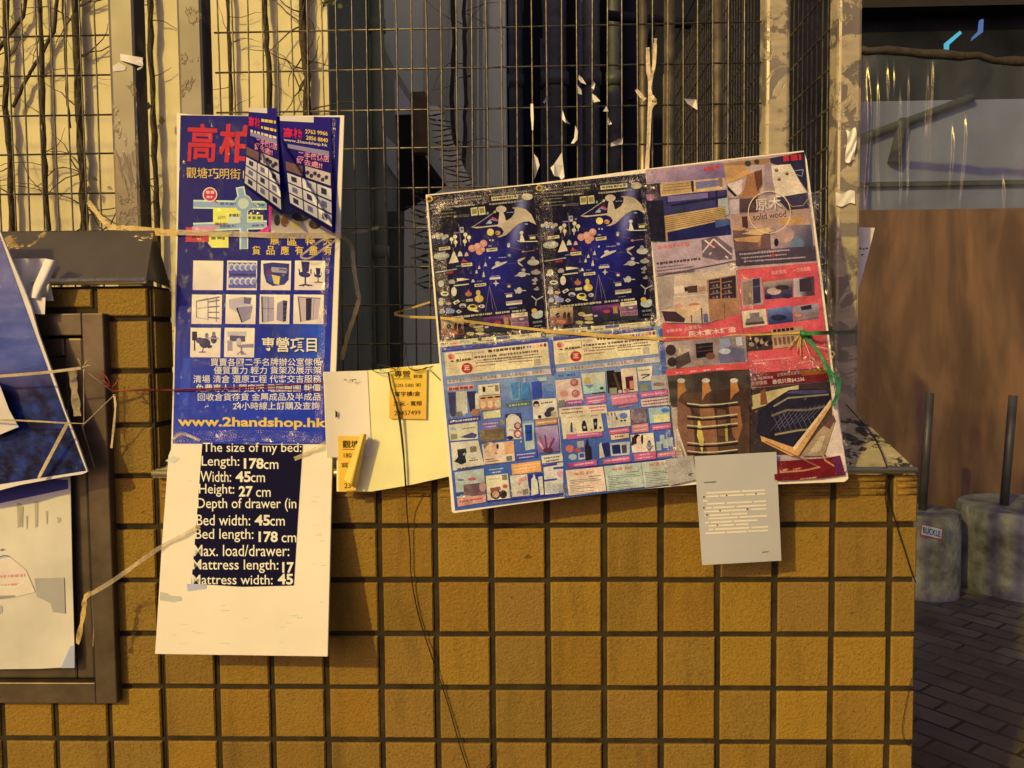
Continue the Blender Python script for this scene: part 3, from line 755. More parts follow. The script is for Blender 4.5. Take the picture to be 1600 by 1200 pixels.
def c_office():
    s.p([(4, 6), (34, 6), (34, 14), (4, 14)], (204, 178, 160)); s.b(8, 12, 32, 13, 9, (92, 80, 100)); s.p([(4, 20), (12, 20), (12, 36), (4, 36)], (168, 146, 144)); s.e(22, 22, 4, 6, (200, 178, 162)); s.p([(18, 27), (45, 25), (45, 31), (22, 31)], (150, 128, 136)); s.l([(26, 30), (26, 42)], 2, MD)
    for a in (-7, 7, 3): s.l([(26, 36), (26 + a, 42)], 1.4, MD)
at((0, 1), c_blades); at((0, 2), c_lounge); at((0, 3), c_chairs); at((1, 0), c_shelf); at((1, 1), c_desk); at((1, 2), c_cabs); at((1, 3), c_ward); at((2, 0), c_meeting); at((2, 1), c_office)
s.t('專營項目', 410, 551.5, 496.5, 551.5, 23, (16, 20, 60), .02); s.t('專營項目', 408.5, 550, 495, 550, 23, (246, 220, 176), .012)
WT = (240, 216, 176)
for tx, x0, x1, y in (('買賣各國二手名牌辦公室傢俬', 329, 502, 572), ('優質重力 輕力 貨架及展示架', 334, 502, 585), ('清場 清倉 還原工程 代客交吉服務', 302, 502, 598.5), ('免費專人上門度呎 電腦繪圖 報價', 306, 501, 612.5), ('回收倉貨存貨 金屬成品及半成品', 309, 500.5, 626.5), ('24小時線上訂購及查詢', 364, 499, 640.5)):
    s.t(tx, x0, y, x1, y - .5, 12.3, WT, .006)
s.t('www.2handshop.hk', 278, 670, 510, 672, 19, YEL_, .03)
s.build('lettering', M['film'], bl)
# bed size panel
s = Sheet(PLA, .0008)
pn = [(316, 693), (473, 695), (466, 800), (459, 915), (379, 917), (299, 912), (308, 800)]
s.p(pn, (17, 16, 38))
bp = s.build('bed_size_panel', M['matte'], ta)
s = Sheet(PLA, .0012)
WH = (248, 222, 180)
def bed(x0, y, l1, xm, l2, x1, l3=None, x2=None, h=17):
    s.t(l1, x0, y, xm[0], y + .3, xm[2] if len(xm) > 2 else h, WH, .004)
    if l2: s.t(l2, xm[1], y + .3, x1, y + .4, 17, WH, .03)
    if l3: s.t(l3, x2[0], y + .5, x2[1], y + .5, x2[2], WH, .004)
bed(317, 710.5, 'The size of my bed:', (471, 0, 19), None, 0)
bed(315, 732.5, 'Length:', (374, 381, 20), '178', 412, 'cm', (412, 435, 11))
bed(313, 753, 'Width:', (361, 368, 17), '45', 392, 'cm', (392, 414, 11))
bed(311, 776, 'Height:', (366, 373, 20), '27', 395, 'cm', (400, 423, 11))
bed(308, 799, 'Depth of drawer (in', (463, 0, 21), None, 0)
bed(307, 821, 'Bed width:', (391, 398, 17), '45', 422, 'cm', (422, 445, 11))
bed(305, 847, 'Bed length:', (396, 404, 21), '178', 434, 'cm', (440, 463, 11))
bed(303, 869, 'Max. load/drawer:', (452, 0, 18), None, 0)
bed(301, 895, 'Mattress length:', (435, 441, 21), '17', 459)
bed(300, 913, 'Mattress width:', (426, 434, 15), '45', 458)
s.build('lettering', M['matte'], bp)
# smudge marks on the lower foam, and crease shade drawn as fine lines
s = Sheet(PLA, .0005)
s.p([(250, 925), (262, 927), (264, 930), (283, 932), (284, 938), (272, 941), (250, 938)], (206, 186, 140)); s.p([(258, 720), (270, 712), (281, 716), (272, 724)], (230, 208, 165))
s.p([(292, 912), (323, 914), (322, 920), (293, 924)], (190, 178, 172))
for q in range(26):
    x, y = 262 + 240*hsh(q, 3.1), 930 + 86*hsh(q, 7.7) if q % 3 else 705 + 190*hsh(q, 5.3)
    if 296 < x < 476 and y < 924: x = 482 + 22*hsh(q, 2.2)
    s.l([(x, y), (x + 3 + 12*hsh(q, 1.3), y + 5*(hsh(q, 9.1) - .5))], .5 + .5*hsh(q, 4.4), (226 - int(30*hsh(q, 6.6)), 196, 140))
s.build('smudges_and_creases', M['matte'], ta)

# two curled flyers pinned over the poster's top corner
def flyer(pts, n_label, dx, lift, first):
    # pts: TL, TR, BR, BL in photo pixels;
    TL, TR, BR, BL = pts
    sh = Sheet(PLA, .004, lift)
    t = thing('curled_flyer', n_label, 'flyer', PLA.at(*BR, .01), 'curled flyers over the tall poster')
    def pos(u, v): return ((TL[0]*(1-u)+TR[0]*u)*(1-v) + (BL[0]*(1-u)+BR[0]*u)*v, (TL[1]*(1-u)+TR[1]*u)*(1-v) + (BL[1]*(1-u)+BR[1]*u)*v)
    def Q(u0, v0, u1, v1, c, n=10, m=8): sh.q(pos(u0, v0), pos(u1, v0), pos(u1, v1), pos(u0, v1), c if callable(c) else (lambda u, v: c), n, m)
    Q(0, 0, 1, 1, lambda u, v: lerp((44, 30, 104), (24, 20, 60), v), 40, 40)
    paper = sh.build('sheet', M['matte'], t)
    sh.mb = MB(); sh.base = .0046
    Q(.0, .0, .66, .055, (228, 200, 160)); 
    for i, (a, b2) in enumerate(((.03, .22), (.24, .40))): sh.t('高柏'[i], *pos(a, .235 - .01*i), *pos(b2, .235), 16, (214, 40, 70), .03)
    if not first:
        sh.t('2763 9966', *pos(.48, .165), *pos(.93, .165), 6.5, YEL_, .02); sh.t('2856 8840', *pos(.49, .225), *pos(.93, .225), 6.5, YEL_, .02)
        sh.t('www.2handshop.hk', *pos(.03, .285), *pos(.92, .27), 6, (230, 200, 150), .01)
    else:
        sh.g(*pos(.45, .12), *pos(.95, .12), 5, YEL_); sh.g(*pos(.45, .2), *pos(.95, .2), 5, YEL_); sh.g(*pos(.1, .27), *pos(.95, .27), 5, (230, 200, 150))
    Q(.1, .30, .95, .345, (150, 130, 140))
    sh.t('二手傢俬店', *pos(.30, .425), *pos(.95, .40), 11, PINK, .02); sh.t('好去處!!', *pos(.25, .49), *pos(.80, .475), 10, PINK, .02)
    Q(.02, .50, .38, .60, (120, 84, 70)); Q(.44, .49, .97, .60, (206, 176, 140))
    for k in range(6): sh.e(*pos(.48 + .08*k, .55 + .02*math.sin(k*2)), 3, 3.4, (66, 52, 70))
    rows = ((.625, .725), (.74, .84), (.855, .955))
    for a, b2 in rows:
        for k in range(3):
            u0 = .03 + .325 * k; Q(u0, a, u0 + .30, b2, (226, 202, 172)); Q(u0 + .08, a + .02, u0 + .2, b2 - .025, (120, 108, 120) if (k + int(a*10)) % 2 else (60, 54, 70))
    sh.build('lettering', M['matte'], paper)
def L1(x, y):   # lower left part curls away from the board
    k = max(0, min(1, ((y - 215) / 120))); d = max(0, (395 + (y-215)*.55 + 18 - x)) / 60
    r_ = abs(x - (394 + (y - 215) * .52)) / 3.0
    return .002 + .055 * k * min(1.4, d + .25) + .009 * math.exp(-r_*r_) * min(1, max(0, (y-212)/20))
def L2(x, y):
    k = max(0, min(1, ((y - 220) / 140))); d = max(0, (440 + (y-215)*.60 + 20 - x)) / 70
    r_ = abs(x - (436 + (y - 215) * .60)) / 3.0
    return .002 + .06 * k * min(1.4, d + .2) + .010 * math.exp(-r_*r_) * min(1, max(0, (y-210)/20))
flyer([(389, 168), (432, 169), (441, 336), (380, 290)], 'narrower curled flyer standing above the top edge of the blue poster', 0, L1, True)
flyer([(437, 181), (517, 183), (520, 363), (452, 322)], 'wider curled flyer with phone numbers at the top right of the blue poster', 0, L2, False)

# ------------------------------------------------------------------ white card with the two yellow notes
PLW = leaning(ZR, -.034, .20)
t = thing('white_card', 'creased cream card panel tied beside the tall poster', 'card', PLW.at(610, 765))
mb = MB()
mb.slab([PLW.at(*q) for q in ((505, 582), (572, 579), (705, 566), (712, 742), (640, 758), (580, 768), (577, 768), (526, 768), (526, 714), (514, 714), (510, 708))], PLW.n * -.0025)
part('card_sheet', mb, M['card'], t)
mb = MB()
mb.grid(lambda u, v: PLW.at(506 + (68 + 2*v)*u + (5*v), 581 + 134*v - 2*u, .0015 + .012 * (1-u)**2), 8, 8)
part('folded_flap', mb, M['board'], t, 'paler folded flap on the left of the card')
s = Sheet(PLW, .012)
s.p([(524, 641), (527, 644), (527, 651), (524, 653)], (60, 40, 20)); s.l([(537, 593), (542, 594)], 1.2, (70, 50, 30)); s.l([(546, 594), (557, 593)], 1.2, (70, 50, 30)); s.l([(551, 594), (551, 597)], 1.2, (70, 50, 30))
s.build('staple_marks', M['matte'], t)
INK = (70, 52, 22)
def note(name, label, pts, lines, lift, sh=.0055):
    t = thing('yellow_note', label, 'note', PLW.at(*pts[2], .01), 'yellow notes on the cream card')
    sh = Sheet(PLW, .004, lift)
    TL, TR, BR, BL = pts
    sh.q(TL, TR, BR, BL, lambda u, v: lerp((250, 196, 62), (246, 176, 60), v), 10, 12)
    pp = sh.build('note_paper', M['matte'], t)
    sh.mb = MB(); sh.base = .0044
    for a in lines: sh.t(*a[:6], INK, a[6] if len(a) > 6 else .0)
    sh.l([(TL[0]+7, TL[1]+18), (TL[0]+34, TL[1]+18)], .8, INK)
    sh.build('lettering', M['matte'], pp); return t, sh
n1, _ = note('n', 'whole yellow note listing 220-580 at the top of the cream card', [(609, 574), (667, 576), (666, 655), (608, 654)],
     [('專營', 616, 590, 641, 590, 11, .01), ('觀塘', 646, 591, 660, 591, 6), ('220-580 呎', 616, 605, 658, 605, 6), ('寫字樓/倉', 616, 620, 657, 619, 8, .01), ('冷氣 - 寬頻', 615, 635, 659, 634, 8, .01), ('23457499', 616, 649, 657, 648, 7)], lambda x, y: .001)
def LN(x, y): d = max(0, x - 548) / 22; return .002 + .03 * min(1.2, d) ** 1.5
t = thing('yellow_note', 'yellow note with its right half curled over, low on the cream card', 'note', PLW.at(540, 765, .01), 'yellow notes on the cream card')
sh = Sheet(PLW, .014)
sh.p([(528, 681), (566, 682), (558, 720), (556, 766), (529, 768)], (246, 184, 62))
pp = sh.build('note_paper', M['matte'], t)
sh.mb = MB(); sh.base = .0146
for a in (('觀塘', 535, 700, 561, 700, 12, .01), ('180-', 537, 715, 552, 715, 7), ('寫/', 533, 731, 548, 730, 8), ('234', 538, 763, 554, 762, 8)): sh.t(*a[:6], INK, a[6] if len(a) > 6 else .0)
sh.l([(535, 702), (560, 702)], .8, INK); sh.build('lettering', M['matte'], pp)
mb = MB()
def curl(u, v):
    a = (564 - 27*v, 677 + 72*v); b2 = (573 - 16*v, 679 + 84*v)
    x = a[0] + (b2[0]-a[0])*u; y = a[1] + (b2[1]-a[1])*u
    return PLW.at(x, y, .016 + .016 * math.sin(math.pi * u))
mb.grid(curl, 8, 10); part('curled_half', mb, simple('yellow_paper', alb((250, 190, 70)), .8, var=.05), t)

# ------------------------------------------------------------------ the large board of flyers
PLB = leaning(ZR, -.066, .235)
tb = thing('flyer_board', 'large tilted board taped over with lighting, cosmetics and wood furniture flyers', 'poster board', PLB.at(1000, 780))
part('foam_backing', backboard(PLB, [(665, 304), (840, 286), (1006, 264), (1130, 249), (1256, 235), (1261, 250), (1283, 420), (1305, 600), (1326, 748), (1320, 753), (1210, 757), (1090, 757), (960, 768), (800, 789), (710, 802), (706, 800)], .006), M['board'], tb, bevel=.0008)
def lamps(dx, dy, label):
    s = Sheet(PLB, .0008, skew=.10); s.d = (dx, dy)
    def bgc(u, v):
        d = math.hypot((u - .55) / .42, (v - .52) / .42)
        c = lerp((34, 32, 112), (17, 15, 34), smooth(d * .9 - .05))
        if v < .18: c = lerp(c, (22, 20, 24), .8)
        bx = .86 - .35 * (v - .08); k = smooth(1 - abs(u - bx) / .10) * smooth((v - .02) / .1) * smooth((.50 - v) / .2)
        return lerp(c, (168, 158, 196), .75 * k)
    s.q((668, 306), (839, 288), (856, 520), (687, 535), bgc, 40, 48)
    fl = s.build('lighting_flyer', M['film2'], tb, label)
    s.mb = MB(); s.base = .0013; s.boxes = []
    s.crop(660, 270, 8)
    W = (226, 204, 160); O = (206, 176, 130)
    for k in range(5): s.g(90 + 10*k, 350 + 40*k, 380 + 40*(k % 3), 330 + 40*k, 14, (120, 108, 84))
    for y in (300, 335): s.g(400, y + 15, 740, y - 20, 20, (140, 124, 92))
    s.g(850, 265, 1380, 210, 24, (110, 100, 84)); s.g(835, 385, 1260, 340, 22, (170, 152, 118)); s.g(400, 410, 650, 390, 22, (180, 160, 120)); s.g(100, 560, 380, 530, 16, (100, 92, 80))
    s.b(860, 302, 1195, 270, 50, (222, 196, 126)); s.g(880, 312, 1130, 288, 26, (80, 66, 40)); s.e(1160, 292, 16, 14, (90, 76, 50))
    s.e(1310, 300, 68, 42, (214, 192, 136)); s.e(90, 335, 38, 30, (160, 130, 60)); s.e(90, 335, 24, 18, (60, 48, 28))
    s.b(602, 440, 685, 428, 100, (214, 192, 128)); s.b(698, 430, 780, 420, 100, (214, 192, 128)); s.b(616, 455, 676, 447, 60, (150, 132, 70)); s.b(712, 446, 770, 438, 60, (150, 132, 70))
    s.t('61057222', 420, 558, 585, 546, 30, (150, 132, 120)); s.e(405, 548, 15, 15, (180, 160, 120))
    s.e(815, 505, 14, 20, (140, 140, 130)); s.l([(800, 640), (860, 580), (940, 600)], 18, (150, 140, 140)); s.l([(870, 560), (945, 595)], 22, (196, 70, 84)); s.e(840, 620, 28, 18, (180, 176, 176))
    s.l([(620, 680), (760, 590), (930, 470)], 10, (180, 150, 110))
    s.p([(600, 678), (760, 670), (930, 648), (1045, 605), (1110, 560), (1150, 505), (1150, 455), (1120, 435), (1200, 430), (1290, 455), (1360, 520), (1425, 650), (1330, 605), (1260, 612), (1185, 650), (1110, 720), (1050, 775), (980, 805), (930, 806), (1000, 770), (1018, 735), (990, 690), (930, 668), (800, 680), (680, 695)], O)
    s.p([(965, 490), (1010, 488), (1050, 600), (1045, 640), (950, 640), (950, 600)], (214, 186, 142)); s.e(985, 455, 66, 44, (206, 178, 136)); s.e(905, 488, 16, 16, O)
    s.p([(1035, 590), (1050, 480), (1090, 450), (1150, 450), (1150, 500), (1110, 560)], (20, 18, 36)); s.g(1050, 490, 1140, 486, 14, (140, 134, 134))
    s.e(850, 742, 44, 44, (240, 204, 100)); s.e(942, 752, 34, 28, (214, 150, 76)); s.e(925, 755, 14, 12, (140, 80, 40)); s.e(1300, 640, 24, 10, (130, 150, 190))
    for x, y in ((365, 830), (410, 798), (415, 868), (537, 772), (583, 808), (530, 856)): s.e(x, y, 25, 25, (236, 210, 150)); s.p([(x-10, y+20), (x+10, y+20), (x+4, y+62), (x-4, y+62)], (206, 178, 124))
    s.l([(455, 640), (482, 910)], 7, (150, 130, 120)); s.b(468, 680, 512, 676, 72, (206, 190, 170)); s.b(480, 690, 505, 688, 30, (90, 80, 90)); s.b(390, 745, 455, 738, 16, (140, 110, 180))
    for x, y in ((140, 800), (185, 772), (240, 778), (300, 792), (200, 810), (265, 815)): s.e(x, y, 28, 24, (198, 176, 140)); s.e(x+6, y+50, 22, 34, (66, 62, 84))
    for x, y, r_ in ((620, 945, 46), (765, 882, 46), (710, 985, 42), (755, 960, 30), (692, 928, 52)): s.e(x, y, r_, r_, (226, 150, 112)); s.e(x-8, y-8, r_*.6, r_*.6, (238, 170, 134))
    for x0, y0, x1, y1, hh in ((205, 935, 345, 918, 38), (800, 948, 935, 934, 42), (485, 1135, 620, 1122, 42)): s.b(x0, y0, x1, y1, hh, (224, 196, 128)); s.g(x0+20, y0+10, x1-20, y1+10, 16, (120, 96, 50))
    s.e(845, 915, 26, 10, (150, 150, 150)); s.e(845, 842, 10, 9, W); s.e(882, 842, 10, 9, W); s.e(842, 1062, 12, 12, W)
    s.p([(385, 985), (400, 985), (455, 1115), (330, 1135)], (236, 206, 152)); s.l([(378, 930), (388, 990)], 5, (150, 130, 110))
    s.p([(440, 1045), (448, 1000), (470, 975), (492, 1000), (502, 1040)], (220, 206, 170)); s.p([(525, 1045), (535, 1005), (552, 990), (568, 1005), (578, 1038)], (226, 160, 150)); s.p([(485, 1120), (515, 1070), (530, 1090), (575, 1110)], (190, 70, 50))
    s.e(240, 1040, 98, 46, (168, 156, 126), -4); s.e(240, 1032, 70, 24, (196, 184, 150), -4)
    s.e(1240, 748, 24, 22, (226, 206, 170)); s.p([(1230, 770), (1250, 770), (1280, 858), (1215, 862)], (240, 214, 160)); s.l([(1190, 845), (1225, 862), (1440, 855)], 10, (226, 206, 160))
    s.b(1340, 800, 1410, 795, 30, (226, 196, 120)); s.g(1325, 780, 1440, 772, 10, (140, 130, 110))
    s.e(1078, 905, 20, 30, (190, 176, 196)); s.l([(1080, 930), (1230, 960)], 8, (120, 90, 100)); s.e(1075, 920, 13, 13, (240, 226, 200)); s.e(1085, 1030, 24, 18, (140, 140, 150)); s.g(950, 1056, 1050, 1048, 14, (170, 156, 170))
    s.l([(1240, 990), (1400, 970)], 8, (150, 110, 80)); s.e(1260, 985, 20, 14, (190, 120, 90))
    fanA = [(860, 1195), (940, 1130), (1060, 1105), (1050, 1125), (980, 1160), (930, 1180), (870, 1205)]
    s.p(fanA, (216, 194, 160)); s.e(940, 1130, 32, 24, (222, 200, 164)); s.p([(1180, 1100), (1215, 1075), (1290, 1055), (1275, 1075), (1220, 1110)], (216, 180, 130)); s.p([(1190, 1105), (1245, 1150), (1260, 1175), (1200, 1140)], (200, 180, 150)); s.l([(1060, 1140), (1180, 1125)], 4, (90, 90, 140))
    s.e(1385, 1120, 74, 38, (190, 176, 140)); s.e(1380, 1075, 26, 30, (150, 140, 130))
    s.crop(670, 410, 8)
    s.l([(85, 125), (350, 82)], 14, (170, 156, 130)); s.e(262, 126, 50, 16, (160, 44, 44), -6); s.l([(340, 50), (420, 40)], 14, (120, 110, 120))
    for x, y, hh in ((525, 130, 30), (597, 125, 50), (685, 170, 90), (630, 68, 44), (708, 35, 60)): s.l([(x, y-hh*1.6), (x, y-hh*.5)], 4, (120, 100, 120)); s.p([(x-5, y-hh*.6), (x+5, y-hh*.6), (x+18, y+12), (x-18, y+14)], (222, 200, 160) if hh > 40 else (110, 90, 100))
    s.e(155, 265, 36, 42, (218, 196, 152)); s.e(155, 265, 22, 26, (206, 186, 146)); s.p([(248, 240), (270, 215), (310, 215), (330, 240), (325, 265), (255, 270)], (180, 160, 136)); s.p([(350, 200), (410, 196), (515, 210), (420, 228), (352, 238)], (230, 206, 150))
    s.b(310, 285, 500, 262, 16, (206, 188, 130)); s.p([(530, 250), (545, 212), (560, 212), (578, 245)], (230, 214, 170)); s.b(570, 272, 715, 256, 36, (232, 208, 150)); s.g(590, 280, 700, 268, 18, (140, 110, 70)); s.g(600, 232, 665, 226, 12, (150, 150, 150))
    s.e(198, 390, 52, 29, (230, 208, 158)); s.e(200, 390, 30, 12, (70, 56, 30)); s.e(314, 366, 35, 58, (232, 212, 166)); s.e(497, 395, 42, 30, (186, 110, 70)); s.p([(480, 375), (492, 340), (500, 340), (515, 375)], (186, 110, 70))
    s.e(628, 455, 56, 46, (222, 180, 76)); s.e(617, 378, 28, 34, (222, 180, 76)); s.b(600, 380, 640, 380, 60, (222, 180, 76)); s.e(612, 450, 18, 30, (240, 206, 120)); s.b(465, 460, 550, 450, 34, (196, 176, 120)); s.g(400, 470, 460, 466, 18, (90, 80, 70))
    for e in ((710, 610), (850, 605), (800, 582)): s.l([(757, 290), e], 5, (140, 112, 130))
    s.b(760, 190, 892, 178, 28, (230, 208, 168)); s.g(775, 170, 880, 160, 12, (170, 156, 150)); s.p([(838, 218), (850, 250), (880, 262), (850, 272), (838, 300), (826, 272), (800, 262), (828, 250)], (214, 200, 150))
    s.l([(880, 330), (960, 372)], 5, (110, 80, 80)); s.e(1000, 290, 30, 26, (120, 66, 60)); s.e(1003, 300, 20, 14, (220, 190, 160)); s.l([(900, 245), (990, 270)], 4, (100, 90, 100))
    s.e(1165, 150, 55, 32, (206, 186, 160)); s.p([(1065, 175), (1110, 150), (1150, 130), (1140, 170)], (196, 180, 154)); s.l([(1200, 140), (1265, 150)], 14, (200, 180, 150)); s.e(1185, 95, 24, 20, (190, 176, 160)); s.e(1130, 350, 36, 40, (200, 182, 150)); s.p([(1065, 330), (1120, 360), (1090, 395)], (196, 180, 150)); s.l([(1150, 350), (1215, 352)], 12, (196, 180, 150))
    s.b(965, 405, 1040, 396, 34, (230, 206, 170)); s.g(945, 388, 1050, 378, 12, (150, 136, 130)); s.b(962, 488, 1165, 468, 44, (178, 150, 120)); s.b(968, 520, 1165, 498, 20, (230, 212, 176)); s.g(1005, 570, 1100, 558, 10, (140, 136, 140))
    s.e(155, 505, 34, 36, (206, 186, 146)); s.e(155, 462, 30, 18, (190, 176, 160)); s.e(245, 515, 38, 18, (206, 160, 130)); s.p([(300, 500), (365, 465), (390, 490), (325, 530)], (226, 206, 160)); s.e(345, 500, 22, 9, (80, 70, 70), -30); s.e(425, 540, 44, 28, (196, 180, 160)); s.e(425, 552, 28, 14, (70, 62, 90))
    s.e(545, 565, 62, 42, (228, 196, 90)); s.e(550, 550, 38, 18, (60, 48, 40)); s.p([(540, 590), (615, 598), (620, 620), (560, 612)], (236, 214, 150)); s.e(665, 548, 34, 24, (206, 186, 160)); s.e(655, 548, 14, 14, (120, 100, 100)); s.p([(130, 625), (150, 580), (180, 575), (205, 615), (185, 640), (140, 640)], (190, 180, 170)); s.p([(215, 570), (240, 562), (325, 595), (315, 635), (220, 640)], (140, 144, 170)); s.p([(335, 615), (375, 588), (415, 615), (375, 640)], (206, 190, 160)); s.e(376, 614, 16, 8, (70, 64, 80))
    s.g(140, 688, 265, 676, 22, (120, 110, 100)); s.g(280, 680, 790, 626, 26, (196, 176, 124)); s.g(830, 622, 1015, 604, 26, (196, 176, 124)); s.g(1040, 604, 1210, 586, 26, (196, 176, 124))
    s.q((150, 715), (436, 690), (446, 900), (160, 950), lambda u, v: lerp((206, 170, 110), (120, 66, 50), smooth(v*1.5 - .2 + .4*(hsh(int(u*6), int(v*6)) - .5))), 10, 8)
    for x, y, rx, ry, c in ((250, 800, 30, 34, (40, 26, 24)), (335, 800, 20, 44, (70, 34, 28)), (385, 810, 22, 50, (60, 30, 30)), (200, 850, 30, 26, (170, 70, 46)), (300, 880, 60, 26, (196, 110, 80)), (400, 860, 30, 40, (70, 56, 40))): s.e(x, y, rx, ry, c)
    s.q((446, 700), (670, 680), (690, 905), (456, 930), lambda u, v: lerp((30, 26, 40), (70, 64, 50), hsh(int(u*5), int(v*7))), 8, 8)
    s.e(545, 785, 44, 26, (206, 160, 90)); s.b(560, 795, 690, 780, 26, (222, 196, 140)); s.e(640, 840, 60, 26, (170, 150, 90)); s.e(520, 890, 50, 22, (190, 166, 90)); s.e(640, 890, 60, 16, (206, 184, 110))
    s.q((672, 692), (1022, 648), (1040, 850), (690, 880), lambda u, v: lerp(lerp((120, 56, 96), (56, 34, 72), smooth(v*2)), (40, 44, 40), smooth(v*2.2 - 1.1)), 10, 8)
    s.e(860, 752, 44, 22, (190, 60, 60)); s.p([(850, 690), (1020, 668), (1030, 740), (980, 700)], (150, 70, 110)); s.b(935, 690, 990, 684, 90, (176, 130, 60)); s.b(700, 800, 745, 796, 20, (214, 180, 170)); s.b(1020, 680, 1030, 680, 140, (190, 150, 70))
    s.q((1036, 690), (1240, 672), (1252, 800), (1046, 815), lambda u, v: lerp((170, 112, 120), (100, 70, 96), hsh(int(u*7), int(v*5))), 8, 6)
    s.e(1160, 706, 30, 14, (222, 190, 176)); s.l([(1050, 760), (1240, 742)], 10, (190, 130, 120)); s.b(1030, 642, 1233, 620, 50, (238, 212, 150)); s.t('PHILIPS', 1085, 668, 1205, 656, 22, (90, 76, 60))
    s.q((1040, 815), (1255, 800), (1262, 850), (1046, 872), lambda u, v: (46, 50, 40), 2, 2)
    s.e(1355, 655, 72, 48, (190, 190, 160)); s.e(1320, 605, 36, 30, (226, 170, 70)); s.e(1395, 625, 30, 26, (206, 200, 170)); s.g(1300, 740, 1420, 725, 26, (130, 130, 110)); s.g(1310, 790, 1410, 780, 22, (110, 110, 96))
    for x, y, r_ in ((1335, 125, 60), (1325, 220, 40), (1345, 335, 34), (1320, 265, 26)): s.e(x, y, r_, r_*.45, (150, 140, 116)); s.e(x+10, y-18, r_*.4, r_*.4, (170, 130, 110))  # grey blobs paint the film's glare in among the printed lamps
    s.l([(1285, 420), (1345, 470), (1430, 425)], 14, (190, 176, 150)); s.l([(1345, 460), (1335, 540)], 12, (170, 160, 140))
    s.q((132, 988), (1486, 868), (1494, 928), (140, 1060), lambda u, v: (228, 206, 140), 4, 1)
    s.g(150, 1012, 240, 1004, 18, (110, 96, 60)); s.b(258, 1000, 370, 990, 36, (226, 150, 110)); s.g(385, 985, 500, 975, 22, (150, 170, 160)); s.g(545, 1000, 600, 994, 18, (60, 50, 40)); s.e(640, 962, 28, 20, (70, 70, 70)); s.g(705, 972, 815, 962, 18, (140, 110, 100)); s.b(840, 932, 1012, 912, 36, (84, 84, 130)); s.g(1010, 960, 1140, 946, 12, (120, 90, 80)); s.g(1140, 915, 1280, 900, 12, (170, 140, 110)); s.e(1435, 905, 36, 34, (80, 74, 70)); s.e(1435, 905, 18, 16, (170, 160, 130))
    s.build('printed_pictures', M['film2'], fl)
lamps(0, 0, 'lighting flyer on the left of the pair'); lamps(170.5, -17.5, 'lighting flyer on the right of the pair')

def sky_bg(u, v):
    n_ = .5 + .5 * math.sin(u*9 + 3*math.sin(v*7)) * math.sin(v*11 + 2*math.sin(u*8))
    c = lerp((140, 154, 170), (72, 98, 156), smooth(v * 1.5))
    return lerp(c, (190, 190, 180), .35 * n_ * (1 - v))
def header(s, second):
    s.p([(35, 265), (1390, 120), (1425, 430), (60, 575)], (246, 216, 150))
    s.e(130, 310, 50, 36, (226, 150, 120), 30); s.e(115, 320, 26, 34, (210, 90, 80), -30); s.l([(175, 275), (405, 255), (412, 350), (180, 385)], 6, (170, 120, 80)); s.g(190, 350, 390, 330, 28, (110, 84, 70)); s.e(140, 375, 24, 12, (120, 84, 60))
    s.b(100, 425, 225, 410, 125, (228, 200, 140))
    s.e(335, 465, 75, 70, (196, 48, 40)); s.t('正', 298, 492, 372, 486, 60, (248, 220, 190), .03)
    s.g(425, 250, 570, 235, 32, (222, 170, 150)); s.g(610, 225, 1105, 175, 38, (96, 70, 60)); s.g(1120, 172, 1180, 165, 34, (120, 110, 170)); s.e(1215, 180, 20, 24, (240, 160, 150)); s.e(1265, 175, 20, 24, (240, 170, 110)); s.e(1310, 165, 20, 24, (230, 100, 100)); s.e(1360, 160, 20, 24, (120, 60, 60))
    s.g(430, 310, 730, 285, 30, (110, 76, 80)); s.g(760, 280, 1270, 225, 30, (120, 90, 80)); s.g(430, 365, 530, 355, 22, (226, 150, 130)); s.g(550, 345, 1060, 300, 24, (120, 90, 76)); s.g(1090, 290, 1280, 270, 20, (130, 100, 90))
    s.g(445, 390, 850, 355, 18, (120, 96, 80)); s.g(875, 345, 1320, 305, 18, (120, 96, 80)); s.g(450, 430, 710, 405, 18, (170, 110, 100)); s.g(885, 380, 1190, 355, 16, (140, 110, 90)); s.b(1212, 350, 1300, 340, 84, (196, 176, 140))
    s.p([(70, 625), (1430, 470), (1445, 540), (80, 672)], (222, 196, 176))
    s.t('本店售賣護膚品超過2000款，貨品充足富有，一應俱全！' if second else '本店可獲政府認可正版正貨標籤，保證客人買得安心，用得放心。', 90 if not second else 180, 665 if not second else 660, 1390 if not second else 1240, 525 if not second else 535, 46, (86, 64, 70), .0)
# first cosmetics flyer
s = Sheet(PLB, .0008, skew=.09)
s.q((687, 542), (862, 525), (881, 776), (711, 798), sky_bg, 16, 18)
fl = s.build('cosmetics_flyer', M['film2'], tb, 'cosmetics flyer on the left, with product tubes and compacts')
s.mb = MB(); s.base = .0013; s.boxes = []
BO = (66, 70, 140)
s.crop(690, 520, 8.42); s.p([(0, 195), (1410, 70), (1420, 130), (5, 255)], BO); header(s, False)
s.p([(1400, 100), (1460, 90), (1500, 560), (1445, 560)], (90, 96, 160))
s.b(75, 712, 420, 680, 56, (236, 150, 116)); s.g(95, 728, 410, 698, 34, (130, 60, 60))
s.p([(85, 785), (185, 778), (180, 1090), (130, 1105), (110, 1050)], (66, 60, 82)); s.p([(188, 772), (330, 765), (345, 1060), (200, 1060)], (206, 190, 150)); s.p([(330, 775), (450, 765), (445, 1030), (375, 1045)], (48, 46, 76)); s.p([(440, 800), (485, 800), (500, 1000), (445, 1000)], (226, 206, 160)); s.e(440, 1045, 52, 46, (190, 120, 70)); s.b(195, 1040, 265, 1030, 66, (130, 116, 90))
